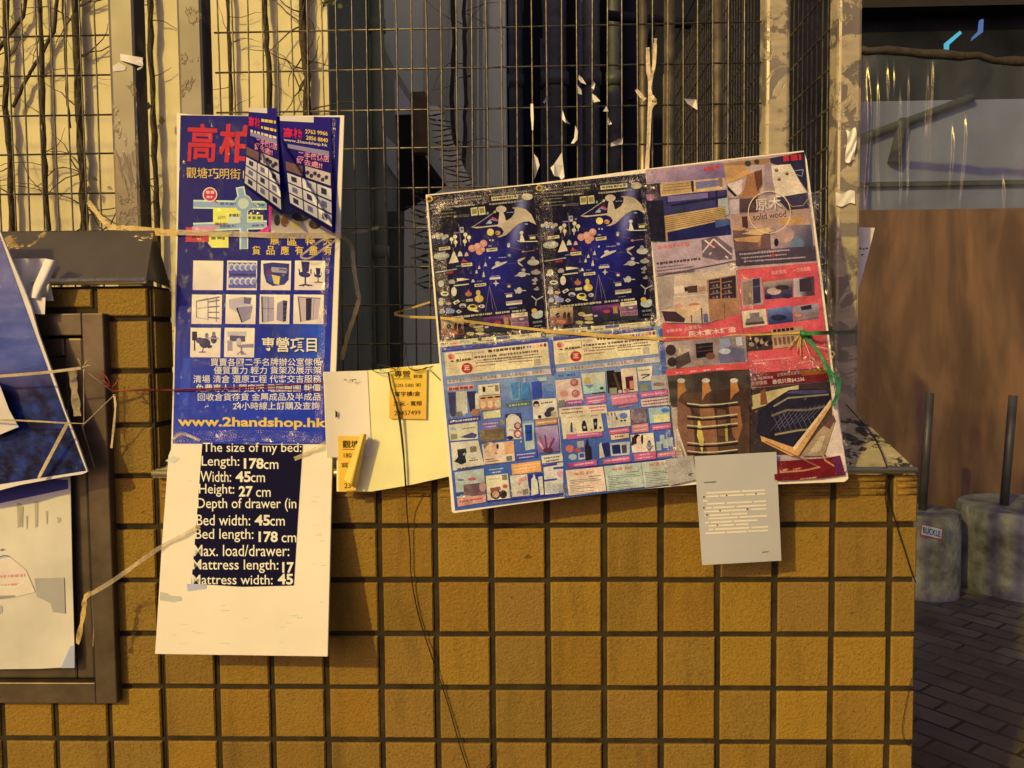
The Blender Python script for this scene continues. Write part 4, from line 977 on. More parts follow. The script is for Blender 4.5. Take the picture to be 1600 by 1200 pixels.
s.p([(478, 690), (760, 660), (770, 800), (490, 830)], (240, 214, 160)); s.b(535, 710, 572, 706, 70, (40, 36, 40)); s.g(610, 700, 680, 694, 16, (120, 100, 90)); s.b(700, 690, 745, 684, 84, (150, 130, 96))
s.q((490, 840), (770, 810), (790, 990), (505, 1030), lambda u, v: lerp((232, 180, 120), (196, 130, 84), v), 4, 4)
for x in (545, 640, 735): s.e(x, 860 - .1*(x-545), 40, 12, (66, 36, 30), -6); s.e(x, 950 - .1*(x-545), 34, 50, (240, 196, 140))
s.b(712, 905, 775, 898, 70, (206, 190, 140)); s.p([(545, 1045), (770, 1010), (780, 1110), (555, 1135)], (222, 202, 134)); s.p([(90, 1145), (510, 1090), (515, 1150), (95, 1205)], (74, 56, 118)); s.g(110, 1160, 480, 1115, 26, (206, 190, 190))
s.p([(878, 650), (1030, 640), (1040, 880), (925, 895)], (120, 160, 206)); s.p([(905, 660), (1010, 650), (1015, 860), (940, 870)], (84, 130, 190)); s.p([(1060, 670), (1100, 640), (1150, 680), (1170, 870), (1055, 885)], (70, 130, 190)); s.e(1088, 620, 22, 40, (170, 170, 196)); s.p([(1180, 650), (1310, 630), (1320, 850), (1200, 870)], (56, 80, 160)); s.p([(1250, 590), (1380, 575), (1390, 630), (1290, 640)], (190, 200, 180)); s.p([(1340, 690), (1460, 670), (1470, 850), (1350, 860)], (90, 120, 180))
for k in range(4): s.l([(1350 + 30*k, 690), (1400 + 30*k, 770)], 6, (150, 176, 206))
s.p([(850, 935), (1170, 895), (1178, 955), (860, 985)], (92, 110, 70)); s.g(890, 945, 1140, 915, 30, (190, 190, 140))
s.p([(1195, 895), (1320, 870), (1510, 860), (1530, 1110), (1210, 1140)], (236, 214, 180)); s.e(1245, 940, 42, 46, (38, 30, 34)); s.p([(1215, 940), (1275, 935), (1270, 990), (1230, 1000)], (226, 180, 140)); s.p([(1210, 1010), (1260, 985), (1300, 1060), (1215, 1085)], (226, 206, 200)); s.g(1310, 920, 1460, 900, 20, (60, 50, 60)); s.e(1430, 1010, 60, 30, (70, 60, 70), -20); s.e(1400, 1070, 50, 40, (60, 56, 66)); s.b(1440, 1040, 1510, 1032, 66, (190, 176, 130)); s.e(1290, 1105, 24, 24, (50, 30, 26))
s.p([(830, 1070), (1045, 1050), (1060, 1196), (840, 1196)], (66, 56, 100)); s.e(935, 1120, 70, 52, (216, 196, 190))
s.crop(690, 650, 8.42)
s.p([(90, 120), (470, 75), (478, 300), (110, 330)], (222, 204, 152)); s.p([(240, 280), (400, 215), (470, 245), (440, 290), (340, 290)], (70, 66, 110)); s.g(280, 160, 440, 140, 18, (120, 110, 100)); s.e(150, 170, 44, 22, (150, 176, 196)); s.b(120, 240, 205, 232, 70, (150, 136, 90)); s.g(180, 370, 430, 340, 14, (170, 150, 90))
s.p([(120, 350), (480, 320), (560, 640), (150, 720)], (232, 212, 170)); s.p([(205, 440), (320, 425), (330, 490), (310, 520), (325, 610), (260, 640), (165, 600), (215, 540)], (38, 40, 46)); s.e(300, 500, 24, 14, (190, 190, 180), -40); s.b(372, 405, 455, 395, 76, (140, 124, 86)); s.g(365, 580, 475, 566, 18, (90, 60, 50)); s.g(390, 552, 450, 546, 12, (140, 110, 90)); s.g(205, 690, 525, 645, 24, (90, 70, 66))
s.p([(520, 75), (750, 55), (760, 165), (530, 190)], (132, 104, 150)); s.g(545, 100, 740, 82, 16, (206, 190, 190)); s.g(580, 140, 715, 124, 16, (206, 190, 190)); s.b(770, 55, 830, 48, 64, (150, 136, 96)); s.q((500, 195), (820, 150), (835, 310), (520, 350), lambda u, v: lerp((150, 124, 80), (110, 88, 56), hsh(int(u*8), int(v*6))), 8, 6)
s.p([(530, 375), (950, 325), (965, 590), (560, 640)], (244, 206, 160)); s.e(640, 440, 84, 96, (238, 190, 140)); s.e(700, 410, 40, 60, (222, 170, 120)); s.e(735, 400, 16, 34, (66, 44, 40)); s.e(715, 490, 24, 10, (206, 110, 90)); s.p([(545, 380), (640, 345), (560, 440)], (150, 120, 80)); s.p([(820, 345), (950, 330), (955, 490), (830, 505)], (240, 172, 110)); s.g(575, 570, 690, 555, 14, (80, 50, 40)); s.g(575, 600, 750, 575, 14, (150, 80, 60)); s.b(850, 530, 925, 522, 64, (120, 120, 96)); s.g(560, 635, 840, 605, 14, (130, 100, 90))
s.p([(845, 0), (1040, 0), (1052, 300), (860, 310)], (228, 208, 180)); s.e(1000, 130, 48, 46, (90, 50, 44)); s.e(1003, 128, 34, 32, (226, 170, 140)); s.e(1000, 235, 56, 60, (170, 90, 84)); s.e(1005, 240, 34, 36, (236, 186, 160)); s.e(900, 285, 46, 24, (50, 46, 80)); s.l([(890, 180), (960, 190)], 8, (120, 80, 70)); s.p([(835, 0), (870, 0), (860, 40)], (40, 38, 70)); s.p([(1010, 0), (1045, 0), (1045, 60)], (40, 38, 70))
s.p([(1065, 100), (1210, 90), (1225, 430), (1105, 455)], (196, 200, 206)); s.p([(1095, 120), (1190, 110), (1195, 320), (1105, 335)], (40, 74, 150)); s.b(1060, 70, 1210, 60, 30, (140, 160, 190)); s.g(1115, 210, 1180, 200, 20, (24, 40, 90))
s.p([(1230, 60), (1520, 20), (1525, 95), (1240, 130)], (206, 140, 70)); s.g(1250, 85, 1510, 55, 18, (240, 210, 170)); s.q((1230, 150), (1530, 120), (1555, 460), (1275, 490), lambda u, v: lerp((190, 160, 190), (140, 96, 130), v), 4, 6)
for x0, y0, x1, y1, c in ((1290, 270, 1350, 420, (176, 84, 90)), (1360, 250, 1380, 420, (120, 60, 70)), (1440, 260, 1400, 420, (206, 130, 130)), (1480, 290, 1410, 440, (110, 60, 90)), (1270, 330, 1340, 440, (226, 170, 160))): s.l([(x0, y0), (x1, y1)], 22, c)
s.e(1400, 450, 66, 34, (100, 50, 70)); s.p([(970, 480), (1250, 450), (1260, 540), (975, 580)], (80, 84, 160)); s.g(990, 505, 1230, 478, 18, (206, 190, 200)); s.g(1020, 545, 1215, 522, 16, (206, 190, 200)); s.p([(915, 635), (1300, 585), (1315, 730), (930, 775)], (240, 164, 80)); s.g(940, 660, 1280, 615, 16, (250, 206, 150)); s.g(945, 700, 1280, 655, 16, (250, 206, 150)); s.g(945, 738, 1240, 700, 16, (250, 206, 150))
s.p([(1310, 525), (1585, 490), (1600, 590), (1325, 625)], (226, 206, 160)); s.g(1345, 550, 1550, 522, 20, (110, 90, 70)); s.g(1370, 590, 1540, 562, 20, (90, 60, 60)); s.p([(1340, 640), (1600, 610), (1600, 1030), (1360, 1040)], (222, 206, 196)); s.l([(1330, 660), (1520, 630)], 30, (80, 60, 120)); s.l([(1470, 690), (1600, 676)], 30, (80, 70, 140)); s.l([(1350, 850), (1520, 830)], 26, (80, 70, 140)); s.e(1560, 760, 44, 46, (226, 160, 160))
for k in range(3): s.p([(1375 + 75*k, 890), (1440 + 75*k, 880), (1445 + 75*k, 1015), (1385 + 75*k, 1020)], (196, 186, 180))
s.e(1385, 740, 40, 40, (226, 206, 190))
s.p([(600, 680), (830, 650), (840, 735), (605, 765)], (70, 104, 180)); s.g(620, 705, 810, 680, 16, (206, 206, 200)); s.g(660, 740, 780, 722, 18, (206, 206, 200))
s.p([(170, 740), (555, 690), (580, 1050), (200, 1080)], (196, 196, 176)); s.q((285, 905), (570, 870), (580, 1040), (300, 1060), lambda u, v: lerp((150, 110, 96), (96, 66, 66), hsh(int(u*4), int(v*3))), 4, 3); s.e(540, 930, 44, 70, (206, 150, 130)); s.e(400, 830, 55, 22, (206, 100, 90), -5); s.e(250, 840, 44, 16, (110, 130, 140)); s.p([(185, 1010), (290, 995), (295, 1045), (190, 1060)], (60, 84, 120)); s.p([(205, 1085), (580, 1030), (585, 1130), (215, 1195)], (240, 160, 130)); s.g(235, 1120, 540, 1072, 24, (190, 80, 70))
s.p([(580, 790), (870, 755), (905, 1090), (605, 1120)], (240, 216, 160)); s.e(710, 1030, 70, 66, (56, 38, 34)); s.e(712, 1030, 46, 44, (216, 160, 110)); s.e(810, 1030, 50, 56, (44, 34, 34)); s.p([(635, 950), (770, 925), (780, 970), (650, 1000)], (150, 80, 70)); s.e(835, 925, 32, 28, (206, 90, 70)); s.b(792, 775, 860, 768, 70, (140, 128, 96)); s.g(620, 830, 760, 812, 12, (170, 150, 110))
s.p([(900, 785), (1125, 765), (1160, 1040), (930, 1065)], (228, 208, 180)); s.p([(1000, 900), (1020, 830), (1110, 785), (1125, 830), (1050, 870), (1020, 920)], (226, 150, 130)); s.b(1065, 965, 1140, 955, 74, (150, 130, 100)); s.e(1030, 1005, 40, 20, (216, 160, 140)); s.g(925, 880, 980, 872, 60, (214, 196, 160))
s.p([(1140, 770), (1330, 750), (1350, 1040), (1160, 1060)], (40, 56, 140)); s.p([(1180, 830), (1200, 810), (1205, 770), (1225, 770), (1235, 820), (1260, 850), (1275, 1020), (1180, 1050)], (232, 216, 190)); s.p([(1270, 800), (1325, 790), (1345, 1030), (1300, 1040)], (232, 214, 186))
s.p([(600, 1110), (1600, 1010), (1600, 1040), (605, 1140)], (48, 44, 120))
s.build('printed_pictures', M['film2'], fl)
# second cosmetics flyer
s = Sheet(PLB, .0009, skew=.09)
s.q((864, 525), (1033, 508), (1062, 757), (882, 778), sky_bg, 16, 18)
fl = s.build('cosmetics_flyer', M['film2'], tb, 'cosmetics flyer in the middle, with three price coupons along its foot')
s.mb = MB(); s.base = .0014; s.boxes = []
s.d = (860 - 690 + 2.5, 510 - 520 + .5); s.crop(690, 520, 8.15)
s.p([(10, 130), (1290, 10), (1300, 60), (15, 185)], BO)
s.d = (170, -18.5); s.crop(690, 520, 8.42); header(s, True); s.d = (0, 0)
s.crop(860, 510, 7.62)
s.p([(1285, 30), (1345, 20), (1390, 560), (1330, 560)], (70, 100, 160)); s.p([(45, 570), (345, 535), (350, 600), (55, 635)], (110, 140, 190)); s.t('商務／護膚品', 95, 605, 300, 585, 26, (50, 50, 90))
s.p([(60, 640), (355, 615), (395, 880), (95, 910)], (232, 190, 160)); s.e(285, 670, 50, 46, (170, 96, 90)); s.e(300, 800, 50, 48, (176, 104, 96)); s.e(278, 662, 26, 24, (206, 140, 126)); s.e(294, 792, 26, 24, (206, 140, 126)); s.l([(90, 700), (200, 660)], 20, (240, 214, 190)); s.e(160, 800, 50, 40, (222, 150, 130)); s.b(95, 880, 170, 872, 80, (130, 120, 96)); s.p([(185, 885), (380, 865), (385, 920), (195, 945)], (176, 84, 130)); s.g(215, 905, 370, 888, 20, (226, 176, 196))
s.q((368, 565), (650, 540), (665, 780), (400, 805), lambda u, v: lerp((222, 206, 160), (170, 196, 206), smooth(v*2-.6)), 4, 5); s.e(440, 650, 40, 50, (214, 176, 96)); s.p([(400, 700), (520, 690), (470, 740)], (110, 140, 176)); s.e(610, 735, 24, 18, (66, 60, 66)); s.l([(490, 800), (650, 780)], 10, (60, 50, 50)); s.p([(415, 835), (655, 800), (670, 900), (430, 935)], (190, 100, 130)); s.g(440, 850, 640, 820, 16, (230, 190, 196)); s.g(450, 890, 640, 860, 16, (230, 190, 196)); s.g(500, 905, 600, 890, 14, (230, 190, 196))
s.p([(665, 530), (755, 520), (760, 545), (855, 535), (862, 780), (690, 800)], (40, 26, 24)); s.l([(760, 560), (830, 780)], 30, (96, 70, 34)); s.p([(835, 505), (1020, 490), (1045, 770), (865, 790)], (236, 204, 160)); s.p([(890, 600), (985, 590), (995, 755), (905, 765)], (90, 30, 50)); s.p([(940, 650), (985, 645), (990, 740), (950, 745)], (226, 150, 90)); s.e(910, 760, 40, 20, (206, 120, 90)); s.b(700, 735, 790, 728, 80, (150, 136, 100)); s.e(830, 775, 24, 20, (226, 170, 160))
s.p([(720, 825), (1030, 785), (1045, 900), (740, 945)], (226, 130, 140)); s.g(740, 850, 1015, 815, 16, (246, 196, 180)); s.g(745, 925, 1030, 885, 20, (230, 110, 80)); s.g(810, 955, 980, 935, 18, (230, 120, 90))
s.p([(1030, 490), (1215, 465), (1210, 640), (1055, 655)], (240, 216, 170)); s.l([(1080, 580), (1185, 570)], 14, (60, 56, 66)); s.l([(1090, 620), (1180, 578)], 12, (60, 56, 66)); s.g(1050, 520, 1180, 505, 14, (170, 130, 110)); s.b(1065, 690, 1160, 680, 86, (140, 136, 96)); s.q((1195, 590), (1370, 570), (1390, 740), (1210, 760), lambda u, v: (190, 176, 150), 2, 2); s.e(1290, 690, 70, 24, (150, 110, 90)); s.p([(1065, 790), (1390, 750), (1400, 815), (1080, 850)], (216, 110, 130)); s.g(1090, 810, 1380, 775, 22, (240, 170, 176)); s.p([(1075, 870), (1410, 830), (1420, 930), (1090, 960)], (226, 196, 160)); s.g(1095, 890, 1400, 855, 18, (150, 70, 90)); s.g(1100, 925, 1405, 890, 18, (150, 70, 90))
s.p([(100, 970), (400, 945), (660, 930), (680, 1030), (110, 1080)], (232, 196, 150)); s.g(140, 985, 380, 965, 16, (130, 100, 70)); s.g(130, 1030, 385, 1005, 16, (130, 90, 70)); s.g(460, 965, 650, 945, 18, (190, 90, 110)); s.g(480, 1000, 640, 985, 18, (190, 90, 110))
s.crop(870, 630, 7.62)
s.p([(40, 130), (520, 90), (560, 330), (80, 430)], (230, 206, 154)); s.p([(310, 210), (335, 205), (350, 240), (370, 330), (305, 335), (295, 260)], (34, 30, 36)); s.p([(430, 185), (485, 182), (480, 305), (445, 320)], (30, 26, 34)); s.e(330, 288, 16, 16, (170, 170, 160)); s.e(460, 245, 12, 20, (150, 150, 140)); s.p([(160, 260), (185, 255), (192, 345), (165, 350)], (70, 60, 80)); s.e(175, 245, 10, 16, (50, 40, 50)); s.e(210, 320, 24, 30, (206, 190, 160)); s.e(520, 292, 16, 12, (60, 60, 40)); s.e(412, 318, 12, 9, (80, 90, 60)); s.g(130, 165, 190, 160, 14, (150, 120, 90)); s.g(270, 150, 340, 142, 14, (150, 120, 90)); s.g(400, 145, 490, 135, 14, (150, 120, 90)); s.p([(110, 375), (540, 335), (545, 390), (120, 435)], (206, 100, 130)); s.g(240, 375, 490, 352, 20, (240, 170, 180))
s.p([(590, 105), (870, 80), (880, 270), (610, 300)], (232, 208, 170))
for k in range(3): s.l([(610 + 42*k, 110), (622 + 42*k, 265)], 22, (214, 190, 160)); s.l([(604 + 42*k, 110), (612 + 42*k, 150)], 12, (70, 60, 76))
s.e(795, 150, 50, 36, (110, 130, 180)); s.l([(710, 160), (718, 200)], 18, (70, 66, 90)); s.e(770, 210, 14, 12, (60, 60, 80)); s.e(810, 206, 16, 12, (70, 70, 90)); s.p([(615, 320), (860, 285), (868, 340), (625, 375)], (214, 104, 124)); s.g(640, 330, 840, 305, 18, (246, 180, 176)); s.p([(638, 380), (855, 355), (860, 410), (650, 438)], (240, 196, 140)); s.g(690, 392, 805, 378, 20, (90, 60, 60))
s.q((875, 70), (1060, 55), (1075, 230), (890, 245), lambda u, v: lerp((170, 140, 126), (110, 84, 80), hsh(int(u*7), int(v*7))), 7, 7); s.p([(890, 260), (1085, 235), (1095, 335), (900, 355)], (230, 140, 130)); s.g(915, 275, 1070, 255, 16, (246, 200, 190)); s.g(920, 320, 1065, 302, 16, (246, 200, 190))
s.p([(1090, 60), (1340, 40), (1350, 220), (1110, 240)], (176, 190, 190)); s.p([(1150, 140), (1340, 125), (1345, 215), (1160, 230)], (238, 216, 140)); s.e(1290, 85, 50, 26, (84, 120, 170)); s.p([(1130, 265), (1355, 235), (1362, 295), (1140, 325)], (216, 104, 124)); s.g(1150, 285, 1330, 262, 18, (246, 180, 176))
s.e(155, 540, 50, 46, (220, 116, 90)); s.b(240, 455, 318, 446, 76, (190, 176, 150)); s.b(255, 590, 330, 580, 84, (206, 190, 176)); s.b(268, 600, 322, 594, 50, (70, 80, 130)); s.e(250, 560, 40, 24, (200, 90, 80)); s.e(190, 640, 50, 36, (176, 190, 206)); s.p([(345, 470), (350, 430), (366, 430), (374, 490), (400, 520), (415, 660), (345, 680), (335, 520)], (40, 30, 34)); s.p([(140, 720), (475, 670), (480, 735), (150, 770)], (196, 90, 120)); s.g(210, 728, 440, 695, 20, (240, 170, 180)); s.e(160, 742, 26, 22, (200, 60, 110))
s.p([(505, 500), (520, 470), (545, 480), (570, 640), (510, 655)], (226, 206, 180)); s.p([(530, 480), (625, 465), (640, 630), (570, 640)], (44, 44, 96)); s.p([(630, 475), (870, 455), (865, 610), (645, 630)], (196, 190, 190)); s.p([(655, 500), (750, 490), (765, 600), (665, 605)], (34, 38, 84)); s.p([(770, 500), (830, 490), (835, 590), (780, 600)], (80, 64, 70)); s.p([(545, 670), (870, 625), (878, 690), (555, 725)], (204, 96, 120)); s.g(570, 680, 850, 645, 22, (240, 170, 176))
s.p([(875, 380), (1150, 350), (1175, 570), (900, 590)], (242, 214, 170)); s.e(955, 410, 44, 40, (44, 28, 30)); s.p([(895, 400), (960, 430), (950, 480), (885, 510)], (60, 34, 34)); s.e(985, 440, 36, 50, (236, 190, 150)); s.p([(930, 500), (1000, 480), (1030, 560), (950, 590)], (236, 196, 160)); s.e(1015, 430, 14, 60, (50, 30, 34)); s.e(1100, 490, 26, 40, (140, 130, 130)); s.e(1100, 455, 12, 14, (40, 36, 40)); s.p([(1060, 510), (1095, 570), (1110, 570), (1155, 500), (1140, 500), (1100, 540)], (120, 120, 110)); s.p([(915, 605), (1180, 570), (1185, 660), (930, 690)], (206, 96, 120)); s.g(975, 612, 1120, 592, 16, (240, 170, 176)); s.g(960, 652, 1140, 628, 16, (240, 170, 176))
for x, y in ((1210, 500), (1290, 470), (1350, 450), (1250, 420)): s.p([(x-26, y-40), (x+30, y-46), (x+36, y+60), (x-20, y+66)], (190, 190, 170))
s.p([(1195, 590), (1430, 560), (1436, 620), (1200, 645)], (214, 120, 110)); s.g(1215, 605, 1400, 582, 18, (246, 190, 170)); s.p([(270, 760), (1440, 640), (1445, 665), (275, 790)], (50, 54, 110))
for x0, y0, x1, y1, c, tx, tb_ in ((105, 800, 550, 755, (246, 206, 160), '價值 $30', (205, 865, 440, 835)), (560, 750, 1000, 705, (196, 196, 160), '價值 $60', (660, 810, 900, 782)), (1005, 705, 1470, 655, (206, 200, 164), '價值 $100', (1095, 755, 1375, 725))):
    sx = 40; s.p([(x0, y0), (x1, y1), (x1 + sx, y1 + 290), (x0 + sx, y0 + 300)], c)
    s.t(tx, tb_[0], tb_[1], tb_[2], tb_[3], 44, (226, 84, 60), .01)
    s.g(x0 + 280, y0 + 68, x0 + 420, y0 + 54, 12, (110, 96, 80))
    for k in range(9):
        L = (340, 380, 170, 120, 250, 300, 90, 280, 320)[k]; s.g(x0 + 45 + 2*k, y0 + 118 + 20*k, x0 + 45 + L, y0 + 118 + 20*k - L*.085, 9, (110, 104, 90))
s.build('printed_pictures', M['film2'], fl)

# furniture flyers
RDF = (226, 88, 84)
s = Sheet(PLB, .0009, skew=.12)
s.q((1008, 266), (1131, 251), (1178, 690), (1056, 752), lambda u, v: lerp((200, 168, 150), (206, 176, 140), v), 4, 6)
fl = s.build('furniture_flyer', M['film2'], tb, 'wood furniture flyer with the slatted sideboards and red wave')
s.mb = MB(); s.base = .0014; s.boxes = []
s.crop(1010, 230, 5.714)
s.q((0, 200), (690, 135), (705, 270), (0, 320), lambda u, v: lerp((206, 160, 150), (140, 110, 130), smooth(u*.8 + v*.3)), 6, 4); s.g(510, 180, 650, 160, 40, (206, 70, 70))
s.p([(0, 330), (130, 320), (150, 470), (0, 480)], (84, 56, 70)); s.e(90, 370, 60, 50, (64, 44, 56)); s.e(35, 450, 34, 30, (176, 110, 130))
s.p([(120, 330), (670, 275), (685, 375), (130, 440)], (226, 176, 110)); s.p([(150, 320), (400, 300), (400, 395), (135, 420)], (206, 160, 100)); s.p([(395, 300), (420, 300), (425, 395), (405, 400)], (60, 40, 36)); s.p([(440, 310), (645, 290), (655, 345), (445, 375)], (130, 120, 140)); s.p([(640, 280), (672, 275), (680, 350), (655, 355)], (150, 100, 64))
for k in range(3): s.l([(150, 340 + 24*k), (400, 316 + 24*k)], 4, (150, 104, 60))
s.p([(120, 440), (715, 378), (730, 540), (140, 620)], (64, 56, 92)); s.p([(180, 440), (560, 405), (560, 450), (190, 490)], (130, 110, 140)); s.p([(640, 440), (725, 430), (740, 600), (690, 610), (690, 530), (640, 530)], (190, 186, 206)); s.l([(185, 440), (185, 510)], 10, (40, 30, 40)); s.l([(625, 390), (630, 520)], 14, (40, 30, 44)); s.l([(555, 400), (558, 450)], 12, (40, 30, 44)); s.p([(220, 510), (720, 425), (720, 450), (220, 530)], (40, 34, 60))
s.e(285, 565, 24, 20, (50, 70, 60)); s.p([(145, 615), (700, 525), (710, 645), (160, 765)], (216, 170, 104))
for k in range(7): s.l([(150 + 2*k, 632 + 18*k), (700 + 2*k, 540 + 15*k)], 4.5, (150, 104, 56))
s.p([(175, 765), (740, 640), (755, 780), (190, 840)], (40, 38, 80)); s.p([(610, 650), (735, 640), (745, 690), (620, 720)], (80, 90, 120)); s.l([(178, 760), (184, 840)], 18, (190, 140, 80)); s.p([(0, 480), (145, 470), (175, 840), (40, 840)], (34, 30, 40))
s.p([(50, 860), (770, 780), (800, 1010), (85, 1150)], (196, 160, 150)); s.p([(490, 830), (620, 790), (770, 900), (765, 1000), (640, 1010), (500, 980)], (120, 96, 96)); s.l([(500, 940), (600, 820), (760, 960)], 12, (240, 206, 170)); s.l([(520, 830), (730, 990)], 14, (240, 206, 170)); s.l([(560, 960), (650, 870)], 10, (240, 206, 170)); s.p([(570, 930), (640, 870), (740, 950), (660, 1000)], (110, 84, 84)); s.e(592, 866, 12, 14, (206, 50, 40)); s.g(100, 880, 380, 850, 36, (222, 120, 110)); s.g(90, 1030, 480, 985, 24, (90, 60, 60)); s.g(95, 1070, 330, 1045, 14, (110, 84, 80)); s.g(95, 1100, 420, 1060, 14, (110, 84, 80)); s.g(100, 1128, 430, 1090, 14, (110, 84, 80))
s.crop(1020, 410, 5.333)
s.p([(30, 130), (690, 55), (735, 420), (440, 510), (90, 500)], (216, 180, 140)); s.q((40, 130), (180, 110), (170, 380), (60, 400), lambda u, v: (184, 156, 130), 2, 2)
s.p([(450, 145), (690, 100), (735, 440), (475, 495)], (176, 120, 80)); s.p([(465, 150), (690, 110), (695, 295), (470, 305)], (56, 40, 44))
for x0 in (475, 575):
    for y0 in (165, 215, 262): s.b(x0, y0, x0 + 85, y0 - 14, 9, (150, 104, 70)); s.e(x0 + 30, y0 + 30, 12, 10, (110, 90, 90)); s.e(x0 + 60, y0 + 26, 9, 12, (140, 120, 110))
s.l([(565, 130), (570, 300)], 12, (176, 120, 80)); s.l([(595, 350), (600, 470)], 5, (110, 70, 44)); s.e(270, 225, 24, 20, (60, 40, 36)); s.b(175, 200, 260, 190, 60, (240, 206, 160)); s.p([(285, 200), (370, 190), (372, 250), (290, 255)], (90, 60, 50)); s.b(380, 205, 440, 198, 40, (206, 150, 110)); s.l([(170, 290), (450, 265)], 8, (240, 206, 176)); s.e(215, 360, 36, 16, (222, 150, 120)); s.e(350, 355, 50, 18, (206, 120, 80))
s.p([(65, 400), (405, 350), (420, 375), (300, 450), (90, 410)], (232, 184, 130)); s.p([(75, 405), (190, 410), (270, 470), (260, 500), (100, 490)], (70, 46, 46)); s.l([(405, 380), (412, 510)], 10, (90, 60, 50)); s.l([(320, 440), (325, 500)], 8, (110, 70, 50)); s.p([(420, 430), (455, 425), (465, 500), (425, 505)], (110, 100, 130))
s.p([(75, 505), (200, 512), (430, 520), (560, 480), (730, 425), (760, 610), (90, 660)], RDF); s.g(115, 560, 240, 548, 26, (240, 150, 130)); s.t('全屋傢俬', 262, 570, 405, 548, 34, (248, 190, 160), .0); s.t('原木實木訂造', 298, 622, 695, 580, 48, (250, 206, 176), .02)
s.q((95, 665), (770, 600), (790, 830), (120, 890), lambda u, v: lerp((196, 166, 136), (110, 90, 84), hsh(int(u*5), int(v*3)) * .7), 10, 6)
s.e(150, 730, 44, 46, (64, 48, 40)); s.p([(180, 800), (300, 740), (320, 830), (200, 890)], (90, 70, 56)); s.p([(205, 775), (225, 715), (242, 750)], (226, 190, 110)); s.e(160, 830, 40, 40, (54, 44, 36)); s.p([(355, 680), (500, 665), (505, 780), (365, 800)], (34, 26, 30)); s.b(365, 705, 500, 690, 8, (90, 60, 44)); s.b(365, 740, 500, 725, 8, (90, 60, 44)); s.e(480, 780, 40, 30, (120, 70, 50)); s.p([(330, 820), (420, 810), (420, 850), (340, 856)], (176, 140, 110)); s.p([(545, 760), (600, 690), (760, 720), (775, 830), (560, 840)], (110, 100, 116)); s.e(600, 740, 50, 24, (190, 180, 176)); s.p([(560, 640), (640, 630), (650, 700), (560, 720)], (150, 150, 156)); s.b(690, 625, 740, 620, 70, (196, 180, 170))
s.p([(110, 895), (780, 830), (800, 890), (480, 905), (120, 955)], (226, 84, 74)); 
for x in (190, 310, 420, 530): s.g(x, 930 - .09*x, x + 60, 925 - .09*x, 16, (246, 160, 140))
s.q((120, 945), (800, 890), (830, 1196), (150, 1196), lambda u, v: lerp((96, 80, 66), (60, 46, 34), hsh(int(u*6), int(v*4))), 12, 8)
s.crop(1040, 560, 5.333)
s.q((90, 300), (700, 240), (700, 790), (240, 810), lambda u, v: lerp((104, 70, 46), (60, 40, 28), hsh(int(u*4), int(v*5))), 12, 10)
for cx in (130, 335, 570):
    s.p([(cx - 30, 200), (cx + 20, 190), (cx + 45, 270), (cx, 300), (cx - 30, 350)], (190, 120, 56)); s.e(cx, 185, 34, 20, (214, 190, 150))
for pts, c in (([(95, 350), (205, 420), (235, 560), (250, 870), (215, 900), (150, 760), (100, 560)], (140, 92, 62)), ([(280, 380), (400, 400), (420, 560), (440, 790), (350, 800), (300, 600)], (150, 98, 60)), ([(520, 380), (620, 400), (640, 560), (600, 700), (560, 640)], (146, 92, 54)), ([(430, 420), (500, 430), (510, 640), (440, 650)], (110, 72, 44))): s.p(pts, c)
s.p([(270, 505), (285, 505), (320, 680), (305, 800), (262, 640)], (232, 196, 90)); s.p([(495, 560), (515, 555), (520, 690), (500, 690)], (190, 160, 70)); s.l([(105, 620), (190, 870)], 14, (222, 196, 150))
for y0, y1 in ((375, 370), (480, 470), (556, 545), (700, 695), (770, 765)): s.l([(180, y0), (300, y0 + 14), (450, y1 + 12), (600, y1 - 6)], 10, (206, 186, 130)); s.l([(180, y0 + 22), (300, y0 + 34), (450, y1 + 34), (600, y1 + 16)], 14, (40, 28, 20))
s.q((0, 840), (230, 810), (260, 1010), (30, 1060), lambda u, v: (196, 176, 146), 2, 2); s.t('多', 190, 1000, 240, 996, 46, (70, 56, 100), .02)
s.build('printed_pictures', M['film2'], fl)
s = Sheet(PLB, .0009, skew=.13)
s.q((1131, 251), (1256, 237), (1316, 715), (1172, 735), lambda u, v: (196, 160, 140), 4, 6)
fl = s.build('furniture_flyer', M['film2'], tb, 'wood furniture flyer headed solid wood inside a circle')
s.mb = MB(); s.base = .0014; s.boxes = []
s.crop(1010, 230, 5.714)
s.p([(690, 140), (880, 115), (900, 200), (710, 300)], (206, 150, 90)); s.p([(705, 300), (900, 200), (940, 230), (730, 330)], (222, 160, 90)); s.p([(720, 330), (860, 285), (850, 420), (800, 430)], (230, 196, 180)); s.p([(720, 340), (810, 430), (790, 440), (725, 380)], (40, 36, 30)); s.p([(900, 240), (1030, 210), (1030, 340), (990, 450), (810, 450), (870, 380)], (176, 116, 70)); s.p([(960, 220), (1030, 200), (1035, 330), (990, 400)], (110, 66, 40))
s.p([(690, 140), (1100, 95), (1105, 150), (700, 165)], (170, 120, 74)); s.e(905, 145, 30, 26, (60, 66, 50)); s.e(985, 130, 24, 24, (70, 56, 44)); s.p([(1050, 150), (1110, 130), (1150, 420), (1060, 430)], (176, 140, 130))
s.p([(1100, 100), (1410, 40), (1440, 400), (1300, 200), (1110, 140)], (50, 44, 60)); s.g(1220, 80, 1380, 60, 56, (214, 50, 50)); s.p([(1115, 165), (1285, 150), (1425, 405), (1160, 450), (1130, 300)], (240, 206, 160))
for x, y in ((1160, 205), (1255, 235), (1185, 285)): s.e(x, y, 16, 16, (90, 60, 50)); s.e(x, y - 6, 9, 8, (190, 150, 120))
